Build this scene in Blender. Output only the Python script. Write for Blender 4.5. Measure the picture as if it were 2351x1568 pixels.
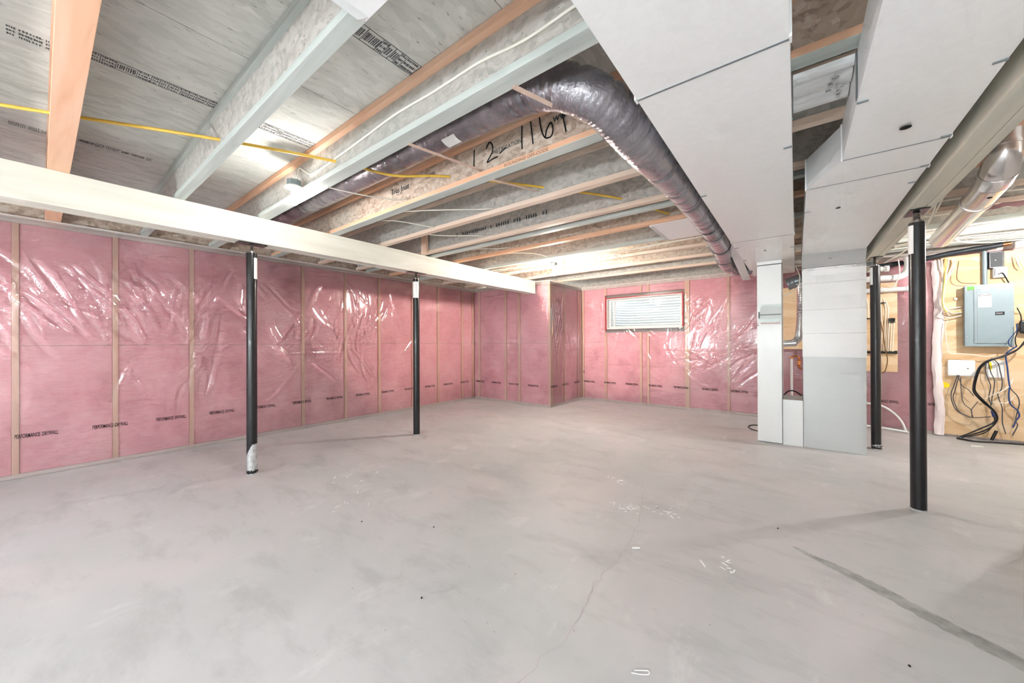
import bpy, bmesh, math, random
import numpy as np
from mathutils import Vector, Matrix

for _o in list(bpy.data.objects):
    bpy.data.objects.remove(_o, do_unlink=True)
S = bpy.context.scene
COL = S.collection
random.seed(7)
PI = math.pi

# ------------------------------------------------------------------ camera
FPX, YAW, PIT, ROLL, CAMZ = 842.2, 0.659233, 0.002593, -0.0037994, 1.22
_c, _s = math.cos(YAW), math.sin(YAW)
_R0, _F0, _U0 = Vector((_c, _s, 0)), Vector((-_s, _c, 0)), Vector((0, 0, 1))
_FW = _F0 * math.cos(PIT) + _U0 * math.sin(PIT)
_U1 = -_F0 * math.sin(PIT) + _U0 * math.cos(PIT)
_RT = _R0 * math.cos(ROLL) + _U1 * math.sin(ROLL)
_UP = -_R0 * math.sin(ROLL) + _U1 * math.cos(ROLL)
cam_d = bpy.data.cameras.new('camera')
cam_d.sensor_width = 36.0
cam_d.lens = FPX * 36.0 / 2351.0
cam_d.clip_start = 0.02
cam = bpy.data.objects.new('camera', cam_d)
COL.objects.link(cam)
_m = Matrix((( _RT.x, _UP.x, -_FW.x, 0), (_RT.y, _UP.y, -_FW.y, 0), (_RT.z, _UP.z, -_FW.z, CAMZ), (0, 0, 0, 1)))
cam.matrix_world = _m
S.camera = cam

# ------------------------------------------------------------------ world, exposure, lamps
W = bpy.data.worlds.new('sky'); S.world = W
W.use_nodes = True
_bg = W.node_tree.nodes['Background']
_bg.inputs[0].default_value = (0.93, 0.965, 1.0, 1)      # overcast daylight above the window well
_bg.inputs[1].default_value = 3.0
S.view_settings.view_transform = 'Standard'
S.view_settings.look = 'None'
S.view_settings.exposure = 1.07
S.view_settings.gamma = 1.0
S.view_settings.use_curve_mapping = False
S.cycles.max_bounces = 8
S.cycles.diffuse_bounces = 4
S.cycles.glossy_bounces = 3
S.cycles.transparent_max_bounces = 8
S.cycles.caustics_reflective = True
S.cycles.caustics_refractive = False
S.cycles.use_adaptive_sampling = True
S.cycles.adaptive_threshold = 0.13
S.cycles.adaptive_min_samples = 12
# lamps: place of the bulb centre, watts, colour, bulb radius, on a floor stand, label
LAMPS = [
    ((-3.09, 1.22, 2.327), 9.5, (1.0, 0.97, 0.93), 0.031, False, 'bare lit bulb in white lampholder on the joist with the white cable'),
    ((-2.835, 4.68, 2.238), 57, (1.0, 0.91, 0.80), 0.031, False, 'warm lit bulb near the wrapped wall corner at the beam end'),
    ((2.25, 5.80, 2.320), 54, (1.0, 0.97, 0.93), 0.031, False, 'bare bulb between the right joists beyond the electrical panel'),
    ((-3.20, -2.30, 1.25), 68, (0.85, 0.94, 1.0), 0.060, True, 'added round fill lamp on a floor stand, unseen behind the camera towards the pink wall'),  # the three stand lamps are added fill, unseen, to brighten ducts and ceiling
    ((-0.85, -2.50, 1.25), 72, (0.85, 0.94, 1.0), 0.060, True, 'added round fill lamp on a floor stand, unseen straight behind the camera'),
    ((1.05, -1.90, 1.25), 46, (0.85, 0.94, 1.0), 0.060, True, 'added round fill lamp on a floor stand, unseen behind the camera beside the partition'),
]

# ------------------------------------------------------------------ helpers
def lin(h):
    h = h.lstrip('#')
    o = []
    for i in (0, 2, 4):
        c = int(h[i:i+2], 16) / 255.0
        o.append(c / 12.92 if c <= 0.04045 else ((c + 0.055) / 1.055) ** 2.4)
    return (o[0], o[1], o[2], 1.0)

class NT:
    """tiny node-graph helper"""
    def __init__(s, name):
        s.m = bpy.data.materials.new(name); s.m.use_nodes = True
        s.t = s.m.node_tree
        s.b = s.t.nodes['Principled BSDF']
        s.out = s.t.nodes['Material Output']
    def n(s, typ, **kw):
        nd = s.t.nodes.new(typ)
        for k, v in kw.items():
            if k == 'ins':
                for kk, vv in v.items():
                    if isinstance(vv, bpy.types.NodeSocket): s.t.links.new(vv, nd.inputs[kk])
                    else: nd.inputs[kk].default_value = vv
            else: setattr(nd, k, v)
        return nd
    def lk(s, a, b): s.t.links.new(a, b)
    def pos(s, scale=(1, 1, 1), rot=(0, 0, 0)):
        g = s.n('ShaderNodeNewGeometry')
        mp = s.n('ShaderNodeMapping', ins={'Vector': g.outputs['Position'], 'Scale': scale, 'Rotation': rot})
        return mp.outputs[0]
    def noise(s, vec, scale=5, detail=4, rough=0.5, dist=0.0):
        return s.n('ShaderNodeTexNoise', ins={'Vector': vec, 'Scale': scale, 'Detail': detail, 'Roughness': rough, 'Distortion': dist}).outputs[0]
    def ramp(s, f, stops):
        r = s.n('ShaderNodeValToRGB', ins={'Fac': f})
        cr = r.color_ramp
        while len(cr.elements) < len(stops): cr.elements.new(0.5)
        for e, (p, c) in zip(cr.elements, stops):
            e.position = p
            e.color = c if not isinstance(c, (int, float)) else (c, c, c, 1)
        return r.outputs[0]
    def mix(s, f, a, b, mode='MIX'):
        x = s.n('ShaderNodeMix', data_type='RGBA', blend_type=mode)
        for i, v in ((0, f), (6, a), (7, b)):
            if isinstance(v, bpy.types.NodeSocket): s.lk(v, x.inputs[i])
            else: x.inputs[i].default_value = v
        return x.outputs[2]
    def bump(s, h, strength=0.3, dist=0.01):
        b = s.n('ShaderNodeBump', ins={'Height': h, 'Strength': strength, 'Distance': dist})
        s.lk(b.outputs[0], s.b.inputs['Normal'])
    def set(s, **kw):
        for k, v in kw.items():
            k = {'col': 'Base Color', 'rough': 'Roughness', 'metal': 'Metallic', 'spec': 'Specular IOR Level', 'coat': 'Coat Weight', 'coatr': 'Coat Roughness', 'trans': 'Transmission Weight', 'alpha': 'Alpha'}[k]
            if isinstance(v, bpy.types.NodeSocket): s.lk(v, s.b.inputs[k])
            else: s.b.inputs[k].default_value = v
        return s

MAT = {}
def plain(name, hexc, rough=0.5, metal=0.0, var=0.0, vscale=12, spec=0.5, coat=0.0, bump=0.0, stretch=(1, 1, 1)):
    t = NT(name)
    c = lin(hexc)
    if var > 0:
        f = t.noise(t.pos(stretch), vscale, 4, 0.6)
        d = tuple(max(0, x * (1 - var)) for x in c[:3]) + (1,)
        e = tuple(min(1, x * (1 + var * 0.6)) for x in c[:3]) + (1,)
        t.set(col=t.ramp(f, [(0.3, d), (0.7, e)]))
        if bump: t.bump(f, bump, 0.01)
    else:
        t.set(col=c)
    t.set(rough=rough, metal=metal, spec=spec, coat=coat)
    MAT[name] = t.m
    return t.m

def osb(name, cols, sc, sc2):
    """oriented strand board: stretched flakes with dark slivers"""
    t = NT(name)
    v0 = t.pos((1, 1, 1))
    w = t.n('ShaderNodeTexNoise', ins={'Vector': v0, 'Scale': 3.0, 'Detail': 2})
    add = t.n('ShaderNodeMix', data_type='RGBA', blend_type='LINEAR_LIGHT')
    add.inputs[0].default_value = 0.06
    t.lk(v0, add.inputs[6]); t.lk(w.outputs[1], add.inputs[7])
    def vor(scale, rot):
        mp = t.n('ShaderNodeMapping', ins={'Vector': add.outputs[2], 'Scale': scale, 'Rotation': rot})
        return t.n('ShaderNodeTexVoronoi', ins={'Vector': mp.outputs[0], 'Scale': 1.0})
    a = vor(sc, (0.1, 0.15, 0.25)); b = vor(sc2, (-0.2, 0.1, -0.35))
    sa = t.n('ShaderNodeSeparateColor', ins={0: a.outputs['Color']})
    sb = t.n('ShaderNodeSeparateColor', ins={0: b.outputs['Color']})
    m = t.n('ShaderNodeMath', operation='ADD', ins={0: sa.outputs[0], 1: sb.outputs[1]})
    h = t.n('ShaderNodeMath', operation='MULTIPLY', ins={0: m.outputs[0], 1: 0.5})
    base = t.ramp(h.outputs[0], [(0.1, cols[0]), (0.38, cols[1]), (0.62, cols[2]), (0.92, cols[3])])
    mp = t.n('ShaderNodeMapping', ins={'Vector': add.outputs[2], 'Scale': tuple(x * 2.0 for x in sc)})
    sl = t.noise(mp.outputs[0], 1.0, 3, 0.55)
    dark = t.ramp(sl, [(0.655, 0.0), (0.72, 0.75)])
    c2 = t.mix(dark, base, cols[4])
    big = t.noise(v0, 1.3, 3, 0.5)
    c3 = t.mix(t.ramp(big, [(0.35, 0.0), (0.7, 0.45)]), c2, cols[5])
    t.set(col=c3, rough=0.75, spec=0.25)
    t.bump(h.outputs[0], 0.25, 0.003)
    MAT[name] = t.m

def wood(name, c1, c2, c3, axis, rough=0.6, knots=True, ring=9.0):
    t = NT(name)
    sc = [ring, ring, ring]; sc[axis] = 0.55
    v = t.pos(tuple(sc))
    f = t.noise(v, 1.0, 3, 0.55, 1.2)
    col = t.ramp(f, [(0.3, lin(c1)), (0.5, lin(c2)), (0.72, lin(c3))])
    fine = [70, 70, 70]; fine[axis] = 3
    g = t.noise(t.pos(tuple(fine)), 1.0, 2, 0.5)
    col = t.mix(t.ramp(g, [(0.45, 0.0), (0.75, 0.22)]), col, lin(c1))
    if knots:
        k = t.n('ShaderNodeTexVoronoi', ins={'Vector': t.pos(tuple(2.6 if i != axis else 1.5 for i in range(3))), 'Scale': 1.0})
        kk = t.ramp(k.outputs['Distance'], [(0.03, 1.0), (0.075, 0.0)])
        col = t.mix(kk, col, tuple(x * 0.35 for x in lin(c1)[:3]) + (1,))
    t.set(col=col, rough=rough, spec=0.3)
    t.bump(g, 0.1, 0.002)
    MAT[name] = t.m

# ------------------------------------------------------------------ materials
plain('white_plastic', '#eef0f1', 0.35)
plain('black_plastic', '#16181a', 0.35)
plain('dark_hole', '#0a0a0a', 0.9)
plain('chrome', '#c9c9cc', 0.18, 1.0)
plain('steel_screw', '#8d8783', 0.3, 1.0, 0.2, 60)
plain('white_label', '#f4f4f2', 0.5)
plain('paper', '#f1f0ee', 0.7)
plain('grey_print', '#8f9296', 0.6)
plain('red_print', '#b08a8a', 0.6)
plain('black_ink', '#1a0f14', 0.7)
plain('marker_ink', '#131316', 0.6)
plain('faded_ink', '#5e625f', 0.8)
plain('blue_ink', '#35434a', 0.8)
plain('red_tape', '#c2262b', 0.35)
plain('yellow_pipe', '#e8bd4e', 0.32, 0, 0.08, 20)
plain('cable_white', '#efeade', 0.45)
plain('cable_grey', '#4a4c52', 0.45)
plain('cable_black', '#111215', 0.4)
plain('cable_blue', '#1d3f7e', 0.4)
plain('cable_brown', '#7d5a34', 0.5)
plain('cable_yellow', '#e4d27a', 0.45)
plain('strap_wood', '#d9bfae', 0.55)
plain('panel_grey', '#8b9ca3', 0.4, 0, 0.04, 6)
plain('green_sticker', '#58e23c', 0.5)
plain('yellow_note', '#f6df12', 0.6)
plain('pvc_white', '#e9e9ea', 0.3)
plain('copper', '#a9683c', 0.3, 1.0, 0.2, 20)
plain('pex_cream', '#f0e2cc', 0.4)
plain('drywall', '#dcd8d2', 0.85, 0, 0.04, 2)
plain('black_wrap', '#1d232b', 0.55, 0, 0.3, 9)
plain('vinyl_white', '#f3f1ef', 0.35)
plain('well_metal', '#e9ecee', 0.45, 0.0, 0.06, 4)
plain('concrete_wall', '#a8a6a2', 0.9, 0, 0.12, 3)
plain('plaster', '#f2f0ee', 0.8)
plain('joint_strip', '#a5a4a2', 0.8, 0, 0.40, 9)
plain('crack_line', '#b9adac', 0.9)
plain('porcelain', '#f4f4f2', 0.25)
plain('pink_scrap', '#d7a9ae', 0.6, 0, 0.2, 14)
plain('pvc_film', '#f2e6e6', 0.25)
plain('gravel', '#8f8b86', 0.9, 0, 0.4, 40)
plain('post_scuffed', '#c4c6c7', 0.45, 0.5, 0.35, 25)

osb('osb_sheet', [lin('#c8c9c3'), lin('#d4d4cd'), lin('#dddcd6'), lin('#e6e5df'), lin('#74756f'), lin('#cbcfcb')], (30, 7.5, 18), (22, 9, 14))
osb('osb_web', [lin('#a8a49c'), lin('#b9b2aa'), lin('#c4bdb5'), lin('#cec8c1'), lin('#6a6660'), lin('#aeb2ac')], (22, 30, 42), (30, 24, 34))
osb('osb_web_warm', [lin('#a8917f'), lin('#c4ab98'), lin('#d2bcab'), lin('#dccdbf'), lin('#6e5847'), lin('#a8a89e')], (22, 30, 42), (30, 24, 34))
osb('plywood_wall', [lin('#d0ae86'), lin('#dcbd97'), lin('#e3c9a6'), lin('#ead5b8'), lin('#b08a60'), lin('#dab88f')], (3.0, 6, 9), (2.0, 5, 12))
wood('pine_pink', '#dfa986', '#ecbd9d', '#f1cbb0', 0, knots=True, ring=6)
wood('flange_grey', '#b3bab5', '#c3c9c4', '#d0d3cd', 0, knots=True)
wood('flange_warm', '#d8bfab', '#e3cdbb', '#e8d8c9', 0, knots=True)
wood('lvl_beam', '#d6d3c6', '#e1dfd4', '#ebeae1', 1, knots=False, ring=5)
wood('lvl_green', '#c2c4b8', '#d3cfc0', '#e0d8c8', 1, knots=False, ring=5)
wood('stud_wood', '#e2bda4', '#ebcab4', '#f1d6c5', 2, knots=True, ring=8)
wood('plate_wood', '#d6c8c0', '#e2d6cf', '#eae1dc', 1, knots=False, ring=8)

def concrete():
    t = NT('concrete_floor')
    v = t.pos()
    a = t.noise(v, 0.55, 5, 0.6, 0.4)
    base = t.ramp(a, [(0.28, lin('#aeb0b0')), (0.45, lin('#bbbbbb')), (0.6, lin('#c4c2c3')), (0.75, lin('#cdcbcc'))])
    p = t.noise(t.pos((1, 1, 1), (0, 0, 1.0)), 0.8, 3, 0.55, 0.6)
    base = t.mix(t.ramp(p, [(0.48, 0.0), (0.72, 0.55)]), base, lin('#d2c7c8'))
    sm = t.noise(t.pos((1.2, 3.0, 1), (0, 0, 0.9)), 1.6, 7, 0.7, 0.2)
    base = t.mix(t.ramp(sm, [(0.50, 0.0), (0.78, 0.62)]), base, lin('#9d9c9b'))
    lt = t.noise(t.pos((2.0, 1.0, 1), (0, 0, 0.5)), 1.7, 7, 0.72, 0.2)
    base = t.mix(t.ramp(lt, [(0.58, 0.0), (0.8, 0.5)]), base, lin('#efecea'))
    sp = t.noise(v, 38, 2, 0.5)
    base = t.mix(t.ramp(sp, [(0.74, 0.0), (0.78, 0.6)]), base, lin('#7c7976'))
    t.set(col=base, rough=t.ramp(a, [(0.3, 0.42), (0.7, 0.62)]), spec=0.35)
    t.bump(t.noise(v, 14, 6, 0.65), 0.12, 0.006)
    MAT['concrete_floor'] = t.m
concrete()

def pink():
    t = NT('pink_batt')
    v = t.pos()
    a = t.noise(v, 2.6, 5, 0.6, 0.5)
    b = t.noise(t.pos((1, 1, 2.5)), 11, 4, 0.6)
    col = t.ramp(a, [(0.3, lin('#e2a1ab')), (0.5, lin('#f2b6bf')), (0.7, lin('#fac8ce'))])
    col = t.mix(t.ramp(b, [(0.4, 0.0), (0.75, 0.4)]), col, lin('#f8d4d8'))
    t.set(col=col, rough=0.95, spec=0.05)
    t.bump(b, 0.5, 0.02)
    MAT['pink_batt'] = t.m
pink()

def poly():
    t = NT('clear_poly')
    tr = t.n('ShaderNodeBsdfTransparent', ins={'Color': (0.975, 0.965, 0.968, 1)})
    gl = t.n('ShaderNodeBsdfGlossy', ins={'Color': (1, 1, 1, 1), 'Roughness': 0.10})
    df = t.n('ShaderNodeBsdfDiffuse', ins={'Color': (0.93, 0.86, 0.87, 1)})
    bh = t.noise(t.pos((1.0, 1.0, 0.45)), 9, 3, 0.55, 1.0)
    bp = t.n('ShaderNodeBump', ins={'Height': bh, 'Strength': 0.16, 'Distance': 0.012})
    t.lk(bp.outputs[0], gl.inputs['Normal'])
    fr = t.n('ShaderNodeFresnel', ins={'IOR': 1.5})
    t.lk(bp.outputs[0], fr.inputs['Normal'])
    k = t.n('ShaderNodeMath', operation='MULTIPLY', ins={0: fr.outputs[0], 1: 2.0})
    k.use_clamp = True
    m1 = t.n('ShaderNodeMixShader', ins={0: 0.045, 1: tr.outputs[0], 2: df.outputs[0]})
    m2 = t.n('ShaderNodeMixShader', ins={0: k.outputs[0], 1: m1.outputs[0], 2: gl.outputs[0]})
    t.lk(m2.outputs[0], t.out.inputs[0])
    MAT['clear_poly'] = t.m
poly()

def galv(name, c, rough, metal, amt=0.05):
    t = NT(name)
    v = t.pos()
    vo = t.n('ShaderNodeTexVoronoi', ins={'Vector': v, 'Scale': 45.0})
    sc = t.n('ShaderNodeSeparateColor', ins={0: vo.outputs['Color']})
    a = lin(c)
    lo = tuple(x * (1 - amt) for x in a[:3]) + (1,)
    t.set(col=t.ramp(sc.outputs[0], [(0.0, lo), (1.0, a)]), metal=metal)
    ns = t.noise(v, 1.6, 3, 0.5, 0.3)
    t.set(rough=t.ramp(ns, [(0.3, rough - 0.06), (0.7, rough + 0.08)]))
    t.bump(ns, 0.12, 0.03)
    MAT[name] = t.m
galv('duct_metal', '#f6f7f7', 0.45, 0.15, 0.025)
galv('drop_metal', '#c4c7c7', 0.42, 0.35, 0.02)
galv('foil_panel', '#e4e5e5', 0.42, 0.15, 0.02)
galv('cabinet_white', '#e4e7e7', 0.35, 0.1, 0.015)
galv('round_metal', '#e6e4e4', 0.22, 0.85)
galv('dark_metal', '#8f999e', 0.3, 0.75)

def jacket():
    t = NT('flex_jacket')
    v = t.pos()
    a = t.noise(v, 6, 4, 0.6)
    t.set(col=t.ramp(a, [(0.3, lin('#6d6a71')), (0.7, lin('#a6a2a8'))]), rough=0.2, metal=0.6, coat=0.6, coatr=0.12)
    w = t.noise(t.pos((5, 5, 5)), 5, 5, 0.65, 1.5)
    t.bump(w, 0.35, 0.015)
    MAT['flex_jacket'] = t.m
jacket()

def post_paint():
    t = NT('black_paint')
    v = t.pos()
    a = t.noise(v, 9, 4, 0.6)
    t.set(col=t.ramp(a, [(0.3, lin('#0d0d0f')), (0.75, lin('#1b1b1f'))]), rough=0.3, spec=0.5, coat=0.1)
    MAT['black_paint'] = t.m
post_paint()

def glass():
    t = NT('window_glass')
    tr = t.n('ShaderNodeBsdfTransparent', ins={'Color': (0.96, 0.98, 0.97, 1)})
    gl = t.n('ShaderNodeBsdfGlossy', ins={'Roughness': 0.02})
    fr = t.n('ShaderNodeFresnel', ins={'IOR': 1.45})
    m = t.n('ShaderNodeMixShader', ins={0: fr.outputs[0], 1: tr.outputs[0], 2: gl.outputs[0]})
    t.lk(m.outputs[0], t.out.inputs[0])
    MAT['window_glass'] = t.m
glass()

def bulb_mat(i, watts, colr, rad):
    t = NT('bulb_glow_%d' % i)
    area = 4 * PI * rad ** 2
    e = t.n('ShaderNodeEmission', ins={'Color': colr + (1,), 'Strength': watts / (PI * area)})
    t.lk(e.outputs[0], t.out.inputs[0])
    return t.m

# ------------------------------------------------------------------ mesh building
class MB:
    def __init__(s): s.v = []; s.f = []
    def add(s, vs, fs):
        o = len(s.v)
        s.v += [tuple(p) for p in vs]
        s.f += [tuple(i + o for i in f) for f in fs]
        return s
    def box(s, x0, x1, y0, y1, z0, z1):
        return s.add([(x0, y0, z0), (x1, y0, z0), (x1, y1, z0), (x0, y1, z0), (x0, y0, z1), (x1, y0, z1), (x1, y1, z1), (x0, y1, z1)],
                     [(0, 3, 2, 1), (4, 5, 6, 7), (0, 1, 5, 4), (1, 2, 6, 5), (2, 3, 7, 6), (3, 0, 4, 7)])
    def prism(s, poly, z0, z1):
        n = len(poly)
        return s.add([(x, y, z0) for x, y in poly] + [(x, y, z1) for x, y in poly],
                     [tuple(range(n))[::-1], tuple(range(n, 2 * n))] + [(i, (i + 1) % n, (i + 1) % n + n, i + n) for i in range(n)])
    def prism_y(s, poly, y0, y1):
        n = len(poly)
        return s.add([(x, y0, z) for x, z in poly] + [(x, y1, z) for x, z in poly],
                     [tuple(range(n)), tuple(range(n, 2 * n))[::-1]] + [(i, i + n, (i + 1) % n + n, (i + 1) % n) for i in range(n)])
    def tube(s, pts, r, n=8, cap=True, rfun=None):
        pts = [Vector(p) for p in pts]
        k = len(pts)
        tg = []
        for i in range(k):
            d = pts[min(i + 1, k - 1)] - pts[max(i - 1, 0)]
            tg.append(d.normalized() if d.length > 1e-9 else Vector((0, 0, 1)))
        ref = Vector((0, 0, 1)) if abs(tg[0].z) < 0.9 else Vector((1, 0, 0))
        a = tg[0].cross(ref).normalized()
        vs = []
        for i in range(k):
            a = (a - tg[i] * a.dot(tg[i]))
            if a.length < 1e-6: a = tg[i].cross(Vector((0.3, 0.5, 0.8)))
            a.normalize()
            b = tg[i].cross(a)
            for j in range(n):
                th = 2 * PI * j / n
                rr = r if rfun is None else rfun(i, th)
                vs.append(pts[i] + (a * math.cos(th) + b * math.sin(th)) * rr)
        fs = [(i * n + j, i * n + (j + 1) % n, (i + 1) * n + (j + 1) % n, (i + 1) * n + j) for i in range(k - 1) for j in range(n)]
        if cap: fs += [tuple(range(n))[::-1], tuple((k - 1) * n + j for j in range(n))]
        return s.add(vs, fs)
    def cyl(s, p0, p1, r, n=16): return s.tube([p0, p1], r, n)
    def lathe(s, c, prof, n=24, axis=2):
        """prof: list of (r, h) along axis from c"""
        vs = []
        for r, h in prof:
            for j in range(n):
                th = 2 * PI * j / n
                p = [r * math.cos(th), r * math.sin(th)]
                q = [p[0], p[1], h] if axis == 2 else ([h, p[0], p[1]] if axis == 0 else [p[1], h, p[0]])
                vs.append((c[0] + q[0], c[1] + q[1], c[2] + q[2]))
        k = len(prof)
        fs = [(i * n + j, i * n + (j + 1) % n, (i + 1) * n + (j + 1) % n, (i + 1) * n + j) for i in range(k - 1) for j in range(n)]
        fs += [tuple(range(n))[::-1], tuple((k - 1) * n + j for j in range(n))]
        return s.add(vs, fs)
    def build(s, name, mat, parent=None, smooth=False, bevel=0.0, kind=None, label=None, cat=None, group=None):
        xs = [p[0] for p in s.v]; ys = [p[1] for p in s.v]; zs = [p[2] for p in s.v]
        c = Vector(((min(xs) + max(xs)) / 2, (min(ys) + max(ys)) / 2, min(zs)))
        me = bpy.data.meshes.new(name)
        me.from_pydata([(p[0] - c.x, p[1] - c.y, p[2] - c.z) for p in s.v], [], s.f)
        me.materials.append(MAT[mat] if isinstance(mat, str) else mat)
        bm = bmesh.new(); bm.from_mesh(me)
        bmesh.ops.recalc_face_normals(bm, faces=bm.faces)
        if bevel > 0:
            bmesh.ops.bevel(bm, geom=[e for e in bm.edges if e.calc_face_angle(0) > 0.6], offset=bevel, segments=2, affect='EDGES', profile=0.6, clamp_overlap=True)
        bm.to_mesh(me); bm.free()
        if smooth:
            me.polygons.foreach_set('use_smooth', [True] * len(me.polygons))
            try: me.set_sharp_from_angle(angle=0.7)
            except Exception: pass
        o = bpy.data.objects.new(name, me)
        COL.objects.link(o)
        place(o, c, parent)
        return tag(o, label, cat, group, kind)

WLOC = {}
def place(o, c, parent):
    WLOC[o] = Vector(c)
    if parent is not None:
        o.parent = parent
        o.location = Vector(c) - WLOC[parent]
    else:
        o.location = c
def tag(o, label=None, cat=None, group=None, kind=None):
    if label: o['label'] = label
    if cat: o['category'] = cat
    if group: o['group'] = group
    if kind: o['kind'] = kind
    return o
def empty(name, loc, label=None, cat=None, group=None, kind=None):
    o = bpy.data.objects.new(name, None); o.empty_display_size = 0.1
    COL.objects.link(o); place(o, Vector(loc), None)
    return tag(o, label, cat, group, kind)
def inst(src, loc, parent, name=None):
    o = bpy.data.objects.new(name or src.name.split('.')[0], src.data)
    COL.objects.link(o); place(o, Vector(loc), parent)
    return o
def smooth_path(pts, sub=5):
    P = [Vector(p) for p in pts]
    if len(P) < 3: return P
    Q = [P[0] * 2 - P[1]] + P + [P[-1] * 2 - P[-2]]
    out = []
    for i in range(1, len(Q) - 2):
        p0, p1, p2, p3 = Q[i - 1], Q[i], Q[i + 1], Q[i + 2]
        for k in range(sub):
            t = k / sub
            out.append(0.5 * ((2 * p1) + (p2 - p0) * t + (2 * p0 - 5 * p1 + 4 * p2 - p3) * t * t + (3 * p1 - p0 - 3 * p2 + p3) * t ** 3))
    out.append(P[-1])
    return out
def wire(name, pts, r, mat, parent=None, n=6, sub=5, label=None, cat=None, group=None, kind=None):
    return MB().tube(smooth_path(pts, sub), r, n).build(name, mat, parent, True, 0, kind, label, cat, group)
def text(name, body, origin, right, up, size, mat, parent, sx=1.0, shear=0.0, bold=0.0, align='CENTER', label=None):
    cu = bpy.data.curves.new(name, 'FONT')
    cu.body = body; cu.size = size; cu.align_x = align; cu.shear = shear; cu.offset = bold; cu.resolution_u = 2
    tmp = bpy.data.objects.new(name + '_tmp', cu); COL.objects.link(tmp)
    dg = bpy.context.evaluated_depsgraph_get()
    me = bpy.data.meshes.new_from_object(tmp.evaluated_get(dg))
    bpy.data.objects.remove(tmp, do_unlink=True)
    R, U = Vector(right).normalized(), Vector(up).normalized()
    for v in me.vertices:
        v.co = R * (v.co.x * sx) + U * v.co.y
    me.materials.clear(); me.materials.append(MAT[mat])
    o = bpy.data.objects.new(name, me); COL.objects.link(o)
    place(o, Vector(origin), parent)
    return tag(o, label)

# ================================================================== SETTING
ZJ, ZT = 2.395, 2.697           # underside and top of the floor joists
XL, YB, XJ, YW = -5.58, 5.85, -3.635, 7.15   # faces of the four wrapped walls

floor = MB().box(-6.0, 4.4, -3.3, 7.5, -0.12, 0.0).build('floor', 'concrete_floor', kind='structure', label='smooth grey and pinkish concrete basement floor slab')

class Wall:
    """a plane of the room: P(u, z, n), n = distance out of the plane into the room"""
    def __init__(s, P): s.P = P
    def box(s, u0, u1, n0, n1, z0, z1, mb=None):
        mb = mb or MB()
        a, b = s.P(u0, z0, n0), s.P(u1, z1, n1)
        lo = [min(x, y) for x, y in zip(a, b)]; hi = [max(x, y) for x, y in zip(a, b)]
        return mb.box(lo[0], hi[0], lo[1], hi[1], lo[2], hi[2])
WLEFT = Wall(lambda u, z, n: (XL + n, u, z))
WBACK = Wall(lambda u, z, n: (u, YB - n, z))
WJOG = Wall(lambda u, z, n: (XJ + n, u, z))
WWIN = Wall(lambda u, z, n: (u, YW - n, z))

wall_left = WLEFT.box(-3.0, 6.0, -0.30, -0.125, 0, 2.385).build('wall_left', 'concrete_wall', kind='structure', label='long left foundation wall framed and filled with pink batts behind clear film')
wall_back = WBACK.box(-5.70, -3.745, -0.30, -0.125, 0, 2.385).build('wall_back', 'concrete_wall', kind='structure', label='short pink insulated wall facing the camera left of the corner bulb')
wall_jog = WJOG.box(5.98, 7.30, -0.30, -0.125, 0, 2.385).build('wall_jog', 'concrete_wall', kind='structure', label='short pink insulated wall returning back beside the corner bulb')
WX0, WX1, WZ0, WZ1 = -3.085, -1.628, 1.482, 2.11
_mb = MB()
for a, b, c, d in ((-3.76, WX0, 0, 2.385), (WX1, 4.4, 0, 2.385), (WX0, WX1, 0, WZ0), (WX0, WX1, WZ1, 2.385)):
    WWIN.box(a, b, -0.32, -0.125, c, d, _mb)
wall_window = _mb.build('wall_window', 'concrete_wall', kind='structure', label='rear foundation wall with the small window and pink batts')
wall_right = MB().box(1.55, 1.67, -3.0, 4.5, 0, 2.39).build('wall_right', 'drywall', kind='structure', label='plain partition wall out of view on the right')
MB().box(4.2, 4.35, 4.5, 7.15, 0, 2.39).build('wall_far_right', 'drywall', kind='structure', label='plain end wall of the utility bay out of view')
MB().box(1.67, 4.35, 4.38, 4.5, 0, 2.39).build('wall_stair', 'drywall', kind='structure', label='plain wall of the utility bay out of view')
MB().box(-5.9, 1.67, -3.2, -3.05, 0, 2.39).build('wall_rear', 'drywall', kind='structure', label='plain wall behind the camera')

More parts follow.
